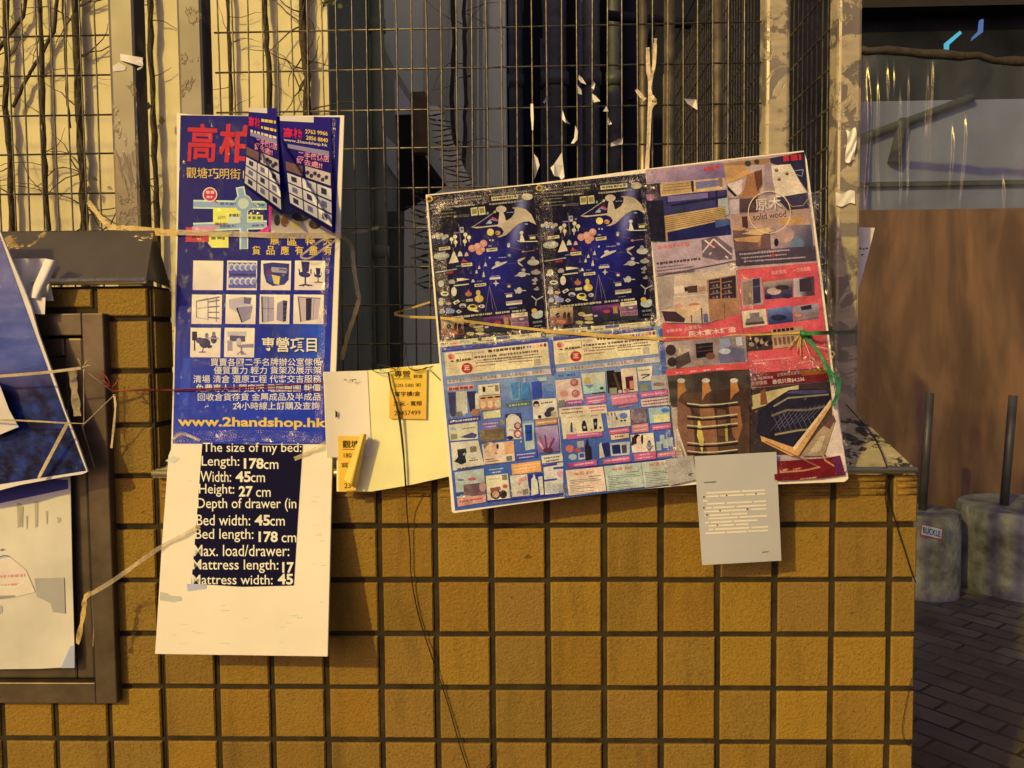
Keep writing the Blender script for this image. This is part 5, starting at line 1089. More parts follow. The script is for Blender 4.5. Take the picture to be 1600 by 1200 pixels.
s.l([(1320, 210), (1400, 200), (1390, 260), (1330, 240)], 5, (170, 160, 160)); s.p([(1160, 450), (1440, 405), (1455, 545), (1260, 560)], (66, 54, 70)); s.l([(1240, 470), (1300, 530), (1400, 520), (1445, 460)], 8, (176, 130, 90))
s.p([(730, 450), (1000, 450), (1000, 580), (760, 600)], (150, 116, 110)); s.p([(820, 460), (990, 455), (985, 580), (830, 580)], (90, 66, 60)); s.p([(740, 470), (830, 460), (830, 600), (750, 600)], (206, 176, 160)); s.p([(755, 605), (1455, 545), (1475, 720), (770, 730)], (196, 150, 120)); s.p([(850, 620), (900, 615), (910, 720), (860, 725)], (90, 50, 44)); s.p([(1190, 640), (1400, 620), (1400, 700), (1200, 700)], (206, 150, 86)); s.p([(755, 720), (880, 715), (880, 740), (760, 750)], (206, 150, 100)); s.p([(770, 740), (1100, 760), (1110, 900), (790, 940)], (120, 84, 74)); s.p([(850, 775), (940, 740), (1100, 715), (1120, 750), (1020, 785)], (226, 174, 110)); s.p([(775, 815), (990, 790), (1030, 790), (1000, 850), (800, 840)], (206, 150, 90)); s.p([(1000, 850), (1025, 795), (1020, 880), (1000, 890)], (170, 116, 70))
s.q((1130, 700), (1470, 690), (1500, 960), (1150, 960), lambda u, v: lerp((176, 140, 130), (80, 76, 84), smooth(u*1.2 + v*.6 - .5)), 6, 6); s.e(1230, 780, 90, 70, (196, 150, 126)); s.e(1160, 850, 20, 36, (40, 36, 50)); s.e(1350, 880, 60, 80, (110, 120, 130))
s.l([(910 + 188 + 188*math.cos(a)-0, 580 + 188*math.sin(a)) for a in [2*math.pi*k/40 for k in range(41)]], 7, (250, 214, 150))
s.t('原木', 980, 565, 1210, 545, 104, (252, 220, 170), .0); s.b(960, 600, 1270, 570, 60, (206, 160, 130)); s.t('solid wood', 958, 655, 1250, 622, 58, (44, 34, 34), .0)
s.q((790, 930), (1505, 880), (1515, 1010), (800, 1060), lambda u, v: (84, 66, 70), 2, 2); s.g(1000, 925, 1210, 905, 18, (150, 120, 110)); s.g(830, 950, 1280, 910, 16, (190, 160, 150)); s.g(850, 985, 1250, 950, 14, (190, 160, 150)); s.g(870, 1015, 1420, 975, 14, (190, 160, 150)); s.e(1130, 965, 20, 12, (206, 60, 50))
s.crop(1020, 410, 5.333)
s.p([(705, 60), (1370, 0), (1475, 870), (780, 930)], RDF); s.t('北歐風格', 990, 102, 1115, 90, 32, (250, 190, 160)); s.t('一日式風格', 1170, 84, 1315, 66, 32, (250, 190, 160))
s.q((735, 145), (905, 125), (925, 350), (750, 375), lambda u, v: (176, 146, 130), 2, 2); s.p([(745, 165), (825, 150), (830, 345), (755, 355)], (150, 120, 90)); s.p([(830, 140), (890, 130), (900, 335), (838, 345)], (60, 52, 66)); s.b(835, 200, 892, 192, 8, (110, 90, 90))
s.q((920, 165), (1165, 135), (1165, 290), (935, 310), lambda u, v: lerp((190, 160, 130), (70, 60, 84), smooth(v*1.4 + .3*(hsh(int(u*4), int(v*3)) - .5))), 8, 6); s.e(1010, 240, 60, 30, (206, 160, 136)); s.e(1080, 210, 60, 22, (70, 50, 50)); s.e(960, 285, 30, 20, (40, 40, 70)); s.e(1120, 280, 40, 20, (50, 50, 60))
s.q((1170, 135), (1345, 115), (1350, 275), (1175, 290), lambda u, v: lerp((206, 176, 160), (90, 64, 64), smooth(u*2 - .4)), 6, 4); s.p([(1220, 140), (1320, 130), (1325, 240), (1225, 245)], (70, 50, 56))
s.p([(740, 408), (940, 385), (955, 520), (755, 545)], (236, 206, 160)); s.p([(805, 425), (885, 415), (890, 455), (810, 465)], (140, 116, 104)); s.p([(780, 470), (910, 450), (930, 500), (770, 520)], (150, 124, 106)); s.p([(770, 505), (930, 490), (930, 510), (775, 525)], (90, 70, 64))
s.q((950, 390), (1160, 360), (1170, 495), (965, 520), lambda u, v: lerp((120, 130, 160), (50, 54, 90), v), 4, 4); s.e(1050, 460, 70, 26, (44, 48, 66)); s.q((1170, 365), (1380, 340), (1385, 470), (1180, 495), lambda u, v: lerp((170, 150, 140), (110, 96, 100), v), 4, 4); s.p([(1230, 370), (1320, 350), (1325, 390), (1240, 400)], (50, 40, 50)); s.e(1210, 440, 30, 16, (206, 120, 80)); s.p([(1190, 470), (1380, 420), (1380, 450), (1190, 490)], (150, 110, 90))
s.q((765, 600), (985, 580), (1000, 725), (780, 745), lambda u, v: (70, 54, 46), 2, 2)
for k in range(9): s.e(800 + 22*k, 660 + 24*math.sin(k*1.9), 24, 18, (176, 140, 100) if k % 2 else (40, 32, 30), 20*k)
s.q((985, 560), (1250, 530), (1265, 690), (1005, 720), lambda u, v: (190, 144, 100), 2, 2)
for k in range(5): s.b(1000 + 36*k, 560 - 4*k, 1028 + 36*k, 557 - 4*k, 24, (50, 36, 34)); s.b(1008 + 36*k, 630 - 4*k, 1030 + 36*k, 627 - 4*k, 60, (120, 84, 60))
s.g(830, 815, 1170, 785, 14, (240, 150, 130)); s.g(840, 840, 960, 828, 14, (240, 150, 130)); s.g(1210, 830, 1330, 815, 14, (240, 150, 130))
s.p([(800, 930), (1475, 870), (1480, 985), (830, 1040)], (120, 32, 30)); s.q((1230, 900), (1440, 880), (1445, 925), (1240, 945), lambda u, v: (150, 84, 30), 2, 1); s.g(815, 965, 1000, 945, 24, (190, 130, 110)); s.t('全實木日式床架', 1035, 952, 1230, 930, 30, (206, 170, 140)); s.t('京京傢俬', 822, 1030, 955, 1015, 36, (226, 186, 150)); s.t('最低只需$4,236', 1000, 1016, 1265, 990, 38, (236, 206, 170), .008)
s.crop(1040, 560, 5.333)
s.q((705, 250), (1375, 190), (1400, 800), (700, 800), lambda u, v: lerp((64, 48, 40), (110, 84, 60), smooth(u + v - 1)), 6, 6)
s.p([(710, 310), (870, 270), (1110, 222), (1105, 280), (980, 310), (840, 390), (720, 425)], (206, 176, 110)); s.p([(790, 280), (830, 250), (850, 380), (790, 390)], (140, 84, 44))
s.p([(975, 295), (1030, 262), (1250, 250), (1365, 275), (1380, 330), (1300, 480), (1130, 700), (1040, 740), (880, 690), (760, 620), (770, 440), (860, 370)], (40, 34, 42)); s.p([(1000, 290), (1050, 268), (1340, 262), (1360, 285), (1180, 300)], (76, 66, 90)); s.l([(900, 400), (1020, 330), (1360, 300)], 14, (150, 130, 90)); s.l([(880, 480), (1010, 430), (1180, 430), (1330, 400)], 18, (120, 104, 74)); s.l([(910, 635), (1100, 600), (1260, 585)], 16, (160, 140, 90))
for k in range(9): s.l([(880 + 50*k, 440 + 6*k), (960 + 44*k, 610 - 6*k)], 3, (120, 110, 116)); s.l([(870 + 40*k, 610 - 12*k), (1010 + 40*k, 440 - 8*k)], 3, (120, 110, 116))
s.p([(790, 645), (1060, 740), (1100, 720), (1375, 340), (1390, 380), (1110, 810), (1050, 815), (800, 690)], (222, 160, 90)); s.p([(1060, 745), (1375, 345), (1380, 365), (1075, 770)], (246, 200, 140))
s.p([(1130, 800), (1280, 600), (1400, 480), (1410, 560), (1320, 810), (1160, 815)], (176, 140, 96)); s.p([(1320, 560), (1400, 470), (1420, 500), (1370, 590)], (110, 70, 60)); s.p([(1185, 800), (1290, 650), (1330, 640), (1290, 770)], (206, 176, 130)); s.l([(1420, 520), (1330, 800)], 6, (70, 50, 40))
s.p([(1330, 800), (1420, 520), (1400, 470), (1370, 200), (1395, 190), (1510, 930), (1480, 960)], (240, 204, 180))
s.p([(890, 860), (1050, 850), (1330, 830), (1455, 808), (1500, 970), (1300, 1000), (960, 1020), (910, 1010)], (120, 26, 28)); s.l([(830, 690), (1060, 800), (1290, 910)], 10, (170, 96, 50)); s.l([(1300, 780), (1330, 850), (1410, 900)], 14, (206, 140, 80)); s.l([(950, 950), (1150, 935), (1290, 905)], 14, (196, 130, 70)); s.g(950, 930, 1020, 915, 24, (206, 130, 110)); s.g(1060, 920, 1130, 905, 20, (190, 110, 90)); s.g(1120, 1000, 1260, 985, 14, (206, 140, 90)); s.p([(1390, 830), (1450, 815), (1490, 960), (1420, 970)], (110, 40, 70))
s.build('printed_pictures', M['film2'], fl)
def tape(plane, pts, wd, parent, lift=.0022, rg=random.Random(9)):
    mb = MB(); L = []
    for (x0, y0), (x1, y1) in zip(pts, pts[1:]):
        n = max(2, int(math.hypot(x1-x0, y1-y0) / 4))
        for k in range(n): L.append((x0 + (x1-x0)*k/n, y0 + (y1-y0)*k/n))
    L.append(pts[-1]); (x0, y0), (x1, y1) = pts[0], pts[-1]; q = math.hypot(x1-x0, y1-y0); nx, ny = -(y1-y0)/q, (x1-x0)/q
    rows = [[plane.at(x + nx*wd*(w_-.5), y + ny*wd*(w_-.5), lift + rg.uniform(0, .0012)) for w_ in (0, .25, .5, .75, 1)] for x, y in L]
    mb.mesh([p for r_ in rows for p in r_], [(5*k+j, 5*k+j+1, 5*k+j+6, 5*k+j+5) for k in range(len(rows)-1) for j in range(4)], None, True)
    part('clear_tape', mb, M['tape'], parent)
tape(PLA, [(519, 186), (514, 330), (506, 470), (500, 575), (497, 690)], 12, ta, .0030)
tape(PLA, [(272, 684), (380, 680), (505, 684)], 18, ta, .0030)
tape(PLB, [(846, 292), (868, 528)], 26, tb); tape(PLB, [(1012, 268), (1022, 390), (1032, 515)], 26, tb); tape(PLB, [(676, 320), (692, 470), (700, 540)], 24, tb)
tape(PLB, [(672, 318), (840, 298), (1005, 277)], 22, tb, .0026); tape(PLB, [(690, 538), (862, 520), (1034, 505)], 20, tb, .0026); tape(PLB, [(1040, 520), (1050, 640), (1062, 740)], 28, tb); tape(PLB, [(1150, 400), (1172, 560), (1180, 700)], 30, tb, .0026)
tape(PLB, [(1270, 300), (1290, 480), (1316, 730)], 22, tb); tape(PLB, [(720, 782), (900, 764), (1080, 744)], 18, tb, .0026); tape(PLB, [(1060, 590), (1170, 580), (1290, 566)], 24, tb, .003)
# grommets on the board
for x, y in ((671.5, 311.5), (843, 294)):
    mb = MB(); c = PLB.at(x, y, .002); ring = []
    for k in range(13): a = 2*math.pi*k/12; ring.append(PLB.at(x + 4.6*math.cos(a), y + 3.8*math.sin(a), .0025))
    mb.tube(ring, .0016, 6); part('grommet', mb, M['raffia'], tb)

# ------------------------------------------------------------------ the grey page
PG = Plane(P(1090, 712, -.078), (.03, -1, -.06))
t = thing('grey_page', 'pale grey page of censored lines hanging below the large board', 'page', PG.at(1158, 880))
mb = MB(); 
gp = [(1085, 713), (1213, 706), (1221, 876), (1097, 883)]
def pg(u, v, lift=0):
    x = (gp[0][0]*(1-u)+gp[1][0]*u)*(1-v) + (gp[3][0]*(1-u)+gp[2][0]*u)*v; y = (gp[0][1]*(1-u)+gp[1][1]*u)*(1-v) + (gp[3][1]*(1-u)+gp[2][1]*u)*v
    return PG.at(x, y, lift + .004*math.sin(math.pi*u)*v)
mb.grid(pg, 10, 10); pgm = part('page_sheet', mb, simple('grey_paper', alb((196, 178, 146)), .8, var=.04, scale=12, bmp=.03), t)
s = Sheet(PG, .0006, lambda x, y: .004*math.sin(math.pi*max(0, min(1, (x-1090)/127)))*max(0, min(1, (y-710)/170))).crop(1080, 700, 6.3188)
BR_ = (250, 218, 164)
rows = [(150, 437, [(0, 335), (348, 580)]), (150, 472, [(0, 122), (138, 375), (388, 580)]), (115, 515, [(0, 48)]), (155, 545, [(0, 175), (196, 445), (462, 585)]), (145, 585, [(0, 55), (72, 288), (302, 595)]), (125, 622, [(0, 420), (462, 618)]), (130, 660, [(0, 14), (52, 250), (264, 425)]), (170, 690, [(0, 290), (306, 580)]), (135, 730, [(0, 40), (56, 270), (284, 520)]), (170, 762, [(0, 255), (272, 395)]), (175, 798, [(0, 44), (60, 400), (420, 585)]), (140, 836, [(0, 196), (212, 408), (424, 618)])]
for x, y, bars in rows:
    for a, b2 in bars: s.b(x + a, y - (a)*.05, x + b2, y - b2*.05, 17, BR_)
for x, y in ((350, 468), (640, 452), (285, 618), (555, 602), (155, 660), (258, 762), (125, 484), (125, 590)): s.e(x, y, 9, 9, (90, 80, 66))
s.g(125, 336, 250, 328, 12, (100, 88, 66)); s.g(700, 1024, 765, 1018, 14, (110, 98, 76))
s.build('printed_lines', M['matte'], pgm)

# ------------------------------------------------------------------ papers on the hatch side
PLH = Plane(P(60, 760, -.075), (.04, -1, .06))
t = thing('landscape_poster', 'torn board print of dusk blue water and dark shrubs leaning on the hatch', 'poster', PLH.at(60, 760))
out = [(-180, 330), (-20, 335), (0, 361), (20, 410), (48, 478), (60, 520), (88, 600), (101, 640), (120, 688), (137, 737), (128, 741), (100, 745), (62, 752), (30, 758), (0, 766), (-180, 790)]
mb = MB(); mb.slab([PLH.at(*q) for q in out], PLH.n * -.004); part('board_sheet', mb, M['paper'], t)
s = Sheet(PLH, .0007)
def dusk(u, v):
    x, y = u*6, v*9
    st = max(0, min(1, .5 + mnoise.fractal(Vector((u*3.6, v*26, 7)), 1, 2, 4)))
    c = lerp((112, 100, 128), (66, 78, 134), smooth(v*1.8)); c = lerp(c, (140, 132, 160), .45*st*(v < .62)); c = lerp(c, (80, 64, 84), smooth((v-.50)*6)); 
    n_ = max(0, min(1, .5 + .9*mnoise.fractal(Vector((u*15, v*16, 3)), 1, 2, 4)))
    return lerp(c, lerp((20, 18, 34), (44, 62, 112), n_), smooth((v-.58 + .06*mnoise.noise(Vector((u*7, 0, 5))))*9))
def pq(u, v):
    xl_, xr_ = -176, (0 + 137 * ((v)) ** .98 * 1.0)
    xx = xl_ + (xr_ - 3 - xl_) * u; y0 = 362; y1 = 788 - 50 * ((xx + 180) / 317)
    return (xx, y0 + (y1 - 3 - y0) * v)
s.mb.grid(lambda u, v: s.m(pq(u, v), 0), 120, 110, lambda u, v: alb(dusk(u, v)), smooth=False)
s.build('dusk_print', M['film'], t)
t = thing('torn_sheet', 'blank white sheet torn across, in front of the dusk landscape print', 'paper', P(0, 670, -.09))
PLT = Plane(P(10, 650, -.088), (.1, -1, .0))
mb = MB(); mb.slab([PLT.at(*q) for q in ((-90, 570), (-10, 592), (0, 603), (14, 640), (29, 667), (0, 679), (-90, 690))], PLT.n * -.001); part('sheet', mb, M['paper'], t)
PLP = Plane(P(50, 900, -.030), (.0, -1, .01))
t = thing('grimy_notice', 'grimy cream notice with a round blue badge on the lower hatch', 'notice', PLP.at(50, 1040))
mb = MB(); mb.slab([PLP.at(*q) for q in ((-140, 700), (60, 690), (105, 640), (110, 760), (113, 900), (117, 1042), (60, 1045), (-140, 1047))], PLP.n * -.002); np_ = part('notice_sheet', mb, simple('grimy_card', alb((226, 200, 150)), .75, var=.16, scale=7, bmp=.1), t)
s = Sheet(PLP, .0006).crop(0, 600, 4)
s.p([(-200, 690), (0, 745), (425, 655), (425, 600), (300, 590), (0, 620)], (84, 74, 116))
for x, y, hh, wd in ((105, 740, 160, 26), (130, 760, 140, 14), (215, 730, 170, 22), (160, 820, 90, 14), (285, 790, 90, 14), (355, 830, 40, 26)): s.p([(x, y), (x + wd, y + 6), (x + wd - 2, y + hh - 12), (x + 5, y + hh)], (196, 172, 128))
s.e(30, 1115, 54, 46, (70, 90, 130)); s.e(30, 1105, 40, 30, (190, 180, 160)); s.e(30, 1132, 44, 22, (60, 84, 130)); s.e(18, 1110, 14, 14, (120, 110, 110)); s.e(44, 1112, 12, 12, (120, 110, 110)); s.t("sup", -20, 1050, 30, 1044, 16, (60, 50, 60))
s.crop(0, 900, 4)
s.p([(-200, -60), (60, -120), (160, -40), (220, 100), (100, 130), (-200, 120)], (244, 210, 160)); s.g(-60, 0, 160, -14, 18, (226, 150, 130)); s.g(-60, 60, 130, 42, 18, (230, 150, 120)); s.p([(-20, 60), (100, 60), (160, 20), (150, 50), (90, 76), (-20, 80)], (246, 220, 180))
s.p([(215, 15), (400, 10), (408, 235), (330, 225), (315, 170), (230, 130)], (184, 164, 130)); s.p([(-200, 130), (90, 120), (100, 130), (0, 145)], (170, 150, 120)); s.e(0, 210, 16, 28, (190, 170, 150)); s.p([(380, 575), (440, 440), (465, 430), (465, 575)], (186, 176, 176))
s.build('printed_marks', M['matte'], np_)
t = thing('torn_paper', 'crumpled strip of white paper stuck to the pillar cap above the hatch', 'paper', P(55, 490, -.04))
mb = MB()
mb.grid(lambda u, v: P(22 + (50 + 6*v)*u + 6*v, 404 + 66*v, -.022 - .01*math.sin(u*5 + v*2)), 8, 8)
mb.grid(lambda u, v: P(71 - 27*v + 21*u - 2*u*v, 404 + 4*u + 60*v, -.030 - .012*math.sin(u*3) - .01*v), 6, 8)
mb.grid(lambda u, v: P(44 + 27*u - 3*v + 2*v*u, 464 + 1*u + 26*v, -.041 - .004*u), 4, 4)
part('scrap', mb, M['paper'], t)
t = thing('paper_leaf', 'white printed leaflet sticking out behind the end post', 'leaflet', P(1345, 450, .3))
mb = MB(); mb.slab([P(*q, .29) for q in ((1330, 350), (1345, 355), (1367, 356), (1356, 400), (1345, 440), (1338, 470), (1330, 470))], (0, .001, 0)); lf = part('sheet', mb, M['paper'], t)
mb = MB()
for x, y in ((1343, 387), (1348, 388), (1353, 387), (1346, 397)): mb.slab([P(x, y, .2885), P(x+3, y, .2885), P(x+3, y+2, .2885), P(x, y+2, .2885)], (0, .0005, 0))
part('lettering', mb, M['black'], lf)
# ------------------------------------------------------------------ vines on the beige wall
rv = random.Random(21)
YV = YB - .024
def vine(pts, r, label, Y=YV, twigs=7, leaves=0, name='vine', tw=46):
    q = []
    for (a, b2) in zip(pts, pts[1:]):
        for k in range(5):
            t_ = k / 5; q.append((a[0] + (b2[0]-a[0])*t_ + rv.uniform(-1.1, 1.1), a[1] + (b2[1]-a[1])*t_))
    q.append(pts[-1])
    r *= 1.02
    W_ = [P(x, y, Y + rv.uniform(-.002, .002)) for x, y in q]
    t = thing(name, label, 'vine', W_[-1], 'bare climbing vines on the beige wall')
    mb = MB(); R = [r * rv.uniform(.75, 1.25) for _ in W_]; mb.tube(W_, R, 7)
    for _ in range(2):                          # second strand twisting round the stem
        ph = rv.uniform(0, 6); mb.tube([p + Vector((math.sin(k*.8 + ph)*r*.8, -abs(math.cos(k*.8 + ph))*r*.8, 0)) for k, p in enumerate(W_)], r * .42, 5)
    part('stem', mb, M['vine'], t)
    if twigs:
        mb = MB()
        for _ in range(twigs):
            k = rv.randrange(1, len(W_) - 1); p = W_[k]; d = Vector((rv.choice((-1, 1)) * rv.uniform(.4, 1), rv.uniform(-.12, .05), rv.uniform(-.6, 1.1)))
            L = rv.uniform(.4, 1.0) * tw * .0017; c = [p]
            for j in range(6):
                d = (d + Vector((rv.uniform(-.45, .45), 0, rv.uniform(-.5, .4)))).normalized(); c.append(c[-1] + d * L * .3)
            for j_ in range(len(c)): c[j_].y = min(c[j_].y, YB - .006) if Y < YB else c[j_].y
            mb.tube(c, [r*.25, r*.2, r*.17, r*.15, r*.12, r*.1, r*.07], 4)
        part('twigs', mb, M['vine'], t)
    if leaves:
        mb = MB()
        for _ in range(leaves):
            p = W_[rv.randrange(len(W_))] + Vector((rv.uniform(-.03, .05), -.012, rv.uniform(-.03, .03))); a = rv.uniform(0, 6); z = rv.uniform(.008, .016)
            u = Vector((math.cos(a), rv.uniform(-.4, .4), math.sin(a))) * z; v_ = Vector((-math.sin(a), rv.uniform(-.4, .4), math.cos(a))) * z * .6
            mb.face([p - u, p - v_*.9, p + u*.3 - v_*.6, p + u, p + u*.2 + v_*.8, p - u*.3 + v_])
        part('leaves', mb, M['leaf'], t)
vine([(8, -40), (11, 80), (10, 170), (17, 260), (19, 370), (22, 660)], .0085, 'thick bare vine stem nearest the left edge of the photo', twigs=14, tw=90)
vine([(44, -40), (37, 25), (14, 55), (-10, 90)], .0055, 'thin vine branch slanting down to the left edge near the top', twigs=8)  # solid stem standing in for a branch's shadow
vine([(62, -40), (66, 100), (68, 200), (72, 300), (76, 370), (80, 660)], .007, 'vine stem between the two thickest stems left of the bare post', twigs=14, tw=90)
vine([(92, -40), (84, 50), (56, 100), (38, 130), (20, 168)], .005, 'thin grey vine crossing diagonally left of the bare post', twigs=8)  # diagonal shadow on the beige wall, built as a vine
vine([(117, -40), (121, 90), (125, 190), (130, 290), (133, 370), (138, 660)], .0115, 'thickest dark vine stem just left of the bare post', twigs=26, leaves=3, tw=110)
vine([(96, -40), (101, 60), (104, 140), (110, 200)], .003, 'hair thin vine left of the thickest stem', twigs=8)
vine([(234, -40), (236, 80), (240, 180), (243, 260), (246, 350), (248, 450), (252, 660)], .0085, 'vine stem with ragged leaves between the two steel posts', twigs=12, leaves=9)
vine([(354, -40), (358, 70), (362, 180), (364, 260), (368, 660)], .006, 'slender vine stem right of the post behind the blue poster', twigs=9)
vine([(411, -40), (417, 60), (421, 130), (423, 260), (428, 660)], .008, 'vine stem above the first curled flyer', twigs=6)
vine([(472, -40), (474, 60), (479, 120), (483, 260), (488, 660)], .0125, 'stout twin vine stem near the corner of the beige wall', twigs=22, leaves=6, tw=70)
vine([(504, -40), (512, 0), (506, 10)], .004, 'leafy vine tip hanging at the corner of the beige wall', twigs=8, leaves=10)
vine([(706, -40), (709, 60), (706, 150), (712, 260), (714, 660)], .012, 'dark vine stem on the pale house seen through the mesh', Y=3.1, twigs=6)
vine([(727, -40), (725, 60), (728, 160), (724, 270), (726, 660)], .011, 'right hand dark vine stem on the pale house', Y=3.1, twigs=10, leaves=6, tw=120)

# ------------------------------------------------------------------ ribbons, strings and wires
def curve(pts, seg=6):                          # smooth line through the points
    p = [Vector(x) for x in pts]; out = []
    for k in range(len(p) - 1):
        a, b2, c_, d = p[max(k-1, 0)], p[k], p[k+1], p[min(k+2, len(p)-1)]
        for j in range(seg):
            t = j / seg
            out.append(.5 * ((2*b2) + (c_-a)*t + (2*a - 5*b2 + 4*c_ - d)*t*t + (3*b2 - a - 3*c_ + d)*t**3))
    return out + [p[-1]]
def strip(mb, pts, wd, twist=.0, seg=6):        # flat ribbon through 3d points, facing mostly the front
    q = curve(pts, seg); L = []; R_ = []
    for k, p in enumerate(q):
        t_ = (q[min(k+1, len(q)-1)] - q[max(k-1, 0)]).normalized(); nrm = Vector((0, -1, 0)); sdv = t_.cross(nrm)
        if sdv.length < .1: sdv = Vector((0, 0, 1))
        sdv.normalize(); a = twist * math.sin(k * 1.7) + .25 * math.sin(k * .9)
        v_ = (sdv * math.cos(a) + nrm * math.sin(a)) * wd / 2
        L.append(p + v_); R_.append(p - v_)
    mb.mesh([x for pr_ in zip(L, R_) for x in pr_], [(2*k, 2*k+1, 2*k+3, 2*k+2) for k in range(len(q)-1)], None, True)
def A(px, py, l=.004): return PLA.at(px, py, l)
def B(px, py, l=.004): return PLB.at(px, py, l)
def W_(px, py, Y=.242): return P(px, py, Y)
def single(name, label, cat, mb, m, group=None): return tag(part(name, mb, m), label, cat, group)
mb = MB()
strip(mb, [W_(138, 315, .21), W_(168, 352, .20), P(190, 356, .19)], .010, .5)
strip(mb, [P(190, 355, .185), P(240, 360, .14), A(278, 363, .006)], .011, .6); strip(mb, [P(190, 358, .187), P(235, 366, .15), A(278, 366, .007)], .006, .7)
t = thing('clear_ribbon', 'crinkled clear plastic ribbon tying the tall poster board across its map', 'ribbon', A(533, 368, .01))
part('left_end', mb, M['goldribbon'], t)
mb = MB(); strip(mb, [A(276, 363, .007), A(350, 365, .006), A(450, 368, .006), A(533, 368, .007)], .011, .15); part('band', mb, M['ribbon'], t)
mb = MB(); strip(mb, [A(533, 368, .010), W_(562, 361), W_(592, 355)], .007, .4); strip(mb, [A(533, 370, .010), W_(560, 364), W_(591, 357)], .004, .4); strip(mb, [A(533, 368, .012), A(505, 374, .014), A(480, 392, .016), A(470, 401, .016), A(484, 403, .018), A(512, 384, .014), A(533, 369, .011)], .004, .3)
strip(mb, [A(535, 370, .010), W_(549, 385, .10), W_(553, 420, .10), W_(561, 468, .10)], .009, .5); part('bow', mb, M['ribbon'], t)
mb = MB(); strip(mb, [W_(561, 468, .10), W_(553, 495, .09), W_(543, 525, .08), W_(534, 562, .07)], .009, .5); part('tail', mb, M['goldribbon'], t)
mb = MB(); strip(mb, [P(142, 928, -.075), P(180, 905, -.09), A(248, 857, .006), A(300, 829, .006), A(312, 822, .005)], .008, .3)
t = thing('clear_ribbon', 'clear ribbon running from the hatch up to the bed size panel', 'ribbon', P(142, 928, -.075)); part('band', mb, M['ribbon'], t)
mb = MB(); strip(mb, [P(142, 926, -.076), P(133, 935, -.078), P(130, 960, -.078), P(121, 1006, -.078)], .009, .5); part('tail', mb, M['goldribbon'], t)
mb = MB(); strip(mb, [P(143, 926, -.07), P(146, 980, -.06), P(145, 1010, -.05)], .002); part('loose_thread', mb, M['ribbon'], t)
mb = MB(); strip(mb, [A(268, 688, .003), A(285, 678, .003), A(312, 688, .003)], .005, .3); strip(mb, [A(460, 717, .003), A(486, 706, .004), A(512, 690, .014)], .008, .3)
single('clear_tape', 'short bits of clear tape along the foot of the blue poster', 'tape', mb, M['ribbon'])
mb = MB()
mb.tube([P(150, 585, -.06), P(166, 598, -.06), P(178, 611, -.06), A(272, 609, .004), A(400, 604, .003), A(505, 598, .003)], .0011, 6)
mb.tube([P(178, 611, -.06), P(230, 608, -.05), A(272, 611, .004), A(430, 607, .003), A(508, 612, .003)], .0009, 6)
for e in ((160, 580), (186, 590), (158, 600)): mb.tube([P(174, 607, -.06), P((174 + e[0])/2 + 2, (607 + e[1])/2, -.066), P(*e, -.06)], .0012, 5)
single('red_string', 'thin red string tied across the tall poster from the hatch', 'string', mb, M['redplastic'])
mb = MB()
strip(mb, [P(-60, 592, -.10), P(60, 583, -.10), P(126, 575, -.09)], .005, .2); strip(mb, [P(-60, 655, -.10), P(30, 657, -.10), P(104, 661, -.085)], .003, .2); strip(mb, [P(106, 660, -.085), P(60, 747, -.085)], .006, .2)
mb.tube([P(106, 661, -.083), P(132, 662, -.07), P(180, 616, -.062)], .001, 5); mb.tube([P(128, 574, -.085), P(150, 592, -.07), P(176, 612, -.062)], .0009, 5); mb.tube([P(131, 575, -.06), P(131, 665, -.06)], .001, 5)
for e in ((140, 562), (146, 571), (122, 560)): mb.tube([P(128, 575, -.085), P((128 + e[0])/2, (575 + e[1])/2 - 2, -.09), P(*e, -.088)], .0009, 4)
strip(mb, [P(178, 616, -.062), P(180, 640, -.066), P(174, 700, -.064)], .004, .4)
single('pale_twine', 'pale twine knotted across the dusk landscape print', 'twine', mb, M['twine'])
mb = MB(); strip(mb, [P(113, 577, -.075), P(116, 610, -.07), P(121, 650, -.066)], .014, .3); strip(mb, [P(128, 664, -.05), P(140, 705, -.03), P(148, 731, -.03)], .002)
single('clear_tape', 'strip of clear tape on the hatch frame beside the dusk print', 'tape', mb, M['ribbon'])
mb = MB()
strip(mb, [B(672, 472, .006), W_(640, 482, .235), W_(616, 489, .235)], .004, .4); strip(mb, [W_(616, 491, .235), W_(640, 495, .2), B(690, 497, .006), B(760, 506, .005), B(850, 516, .005), B(950, 524, .005), B(1040, 530, .005)], .005, .12)
strip(mb, [B(850, 518, .006), B(900, 522, .006), B(960, 527, .005), B(1040, 528, .005), B(1150, 524, .005), B(1252, 520, .007)], .0035, .12)
for e in ((1240, 538), (1246, 552), (1252, 560), (1232, 545)): mb.tube([B(1252, 521, .008), B((1252 + e[0])/2 - 2, (521 + e[1])/2, .012), B(*e, .008)], .001, 5)
single('raffia_ribbon', 'straw yellow ribbon stretched across the middle of the large board', 'ribbon', mb, M['raffia'])
mb = MB(); strip(mb, [B(1030, 531, .0045), B(1090, 530, .0045), B(1170, 526, .0045)], .004); single('red_ribbon', 'dark red strand under the straw ribbon on the large board', 'ribbon', mb, M['redplastic'])
mb = MB()
strip(mb, [B(1250, 521, .010), B(1290, 520, .02), P(1338, 518, .21)], .007, .25); mb.tube([B(1250, 521, .010), B(1256, 521, .013), B(1264, 524, .010)], .0055, 7)
strip(mb, [B(1256, 524, .010), B(1275, 545, .014), B(1288, 565, .014), B(1300, 598, .016)], .007, .4); strip(mb, [B(1262, 524, .010), B(1285, 560, .018), B(1306, 592, .016), B(1312, 602, .016)], .005, .4)
strip(mb, [B(1311, 590, .02), B(1309, 612, .02), B(1301, 634, .02)], .007, .2)
single('green_twine', 'green plastic twine knotted at the right side of the large board', 'twine', mb, M['greenplastic'])
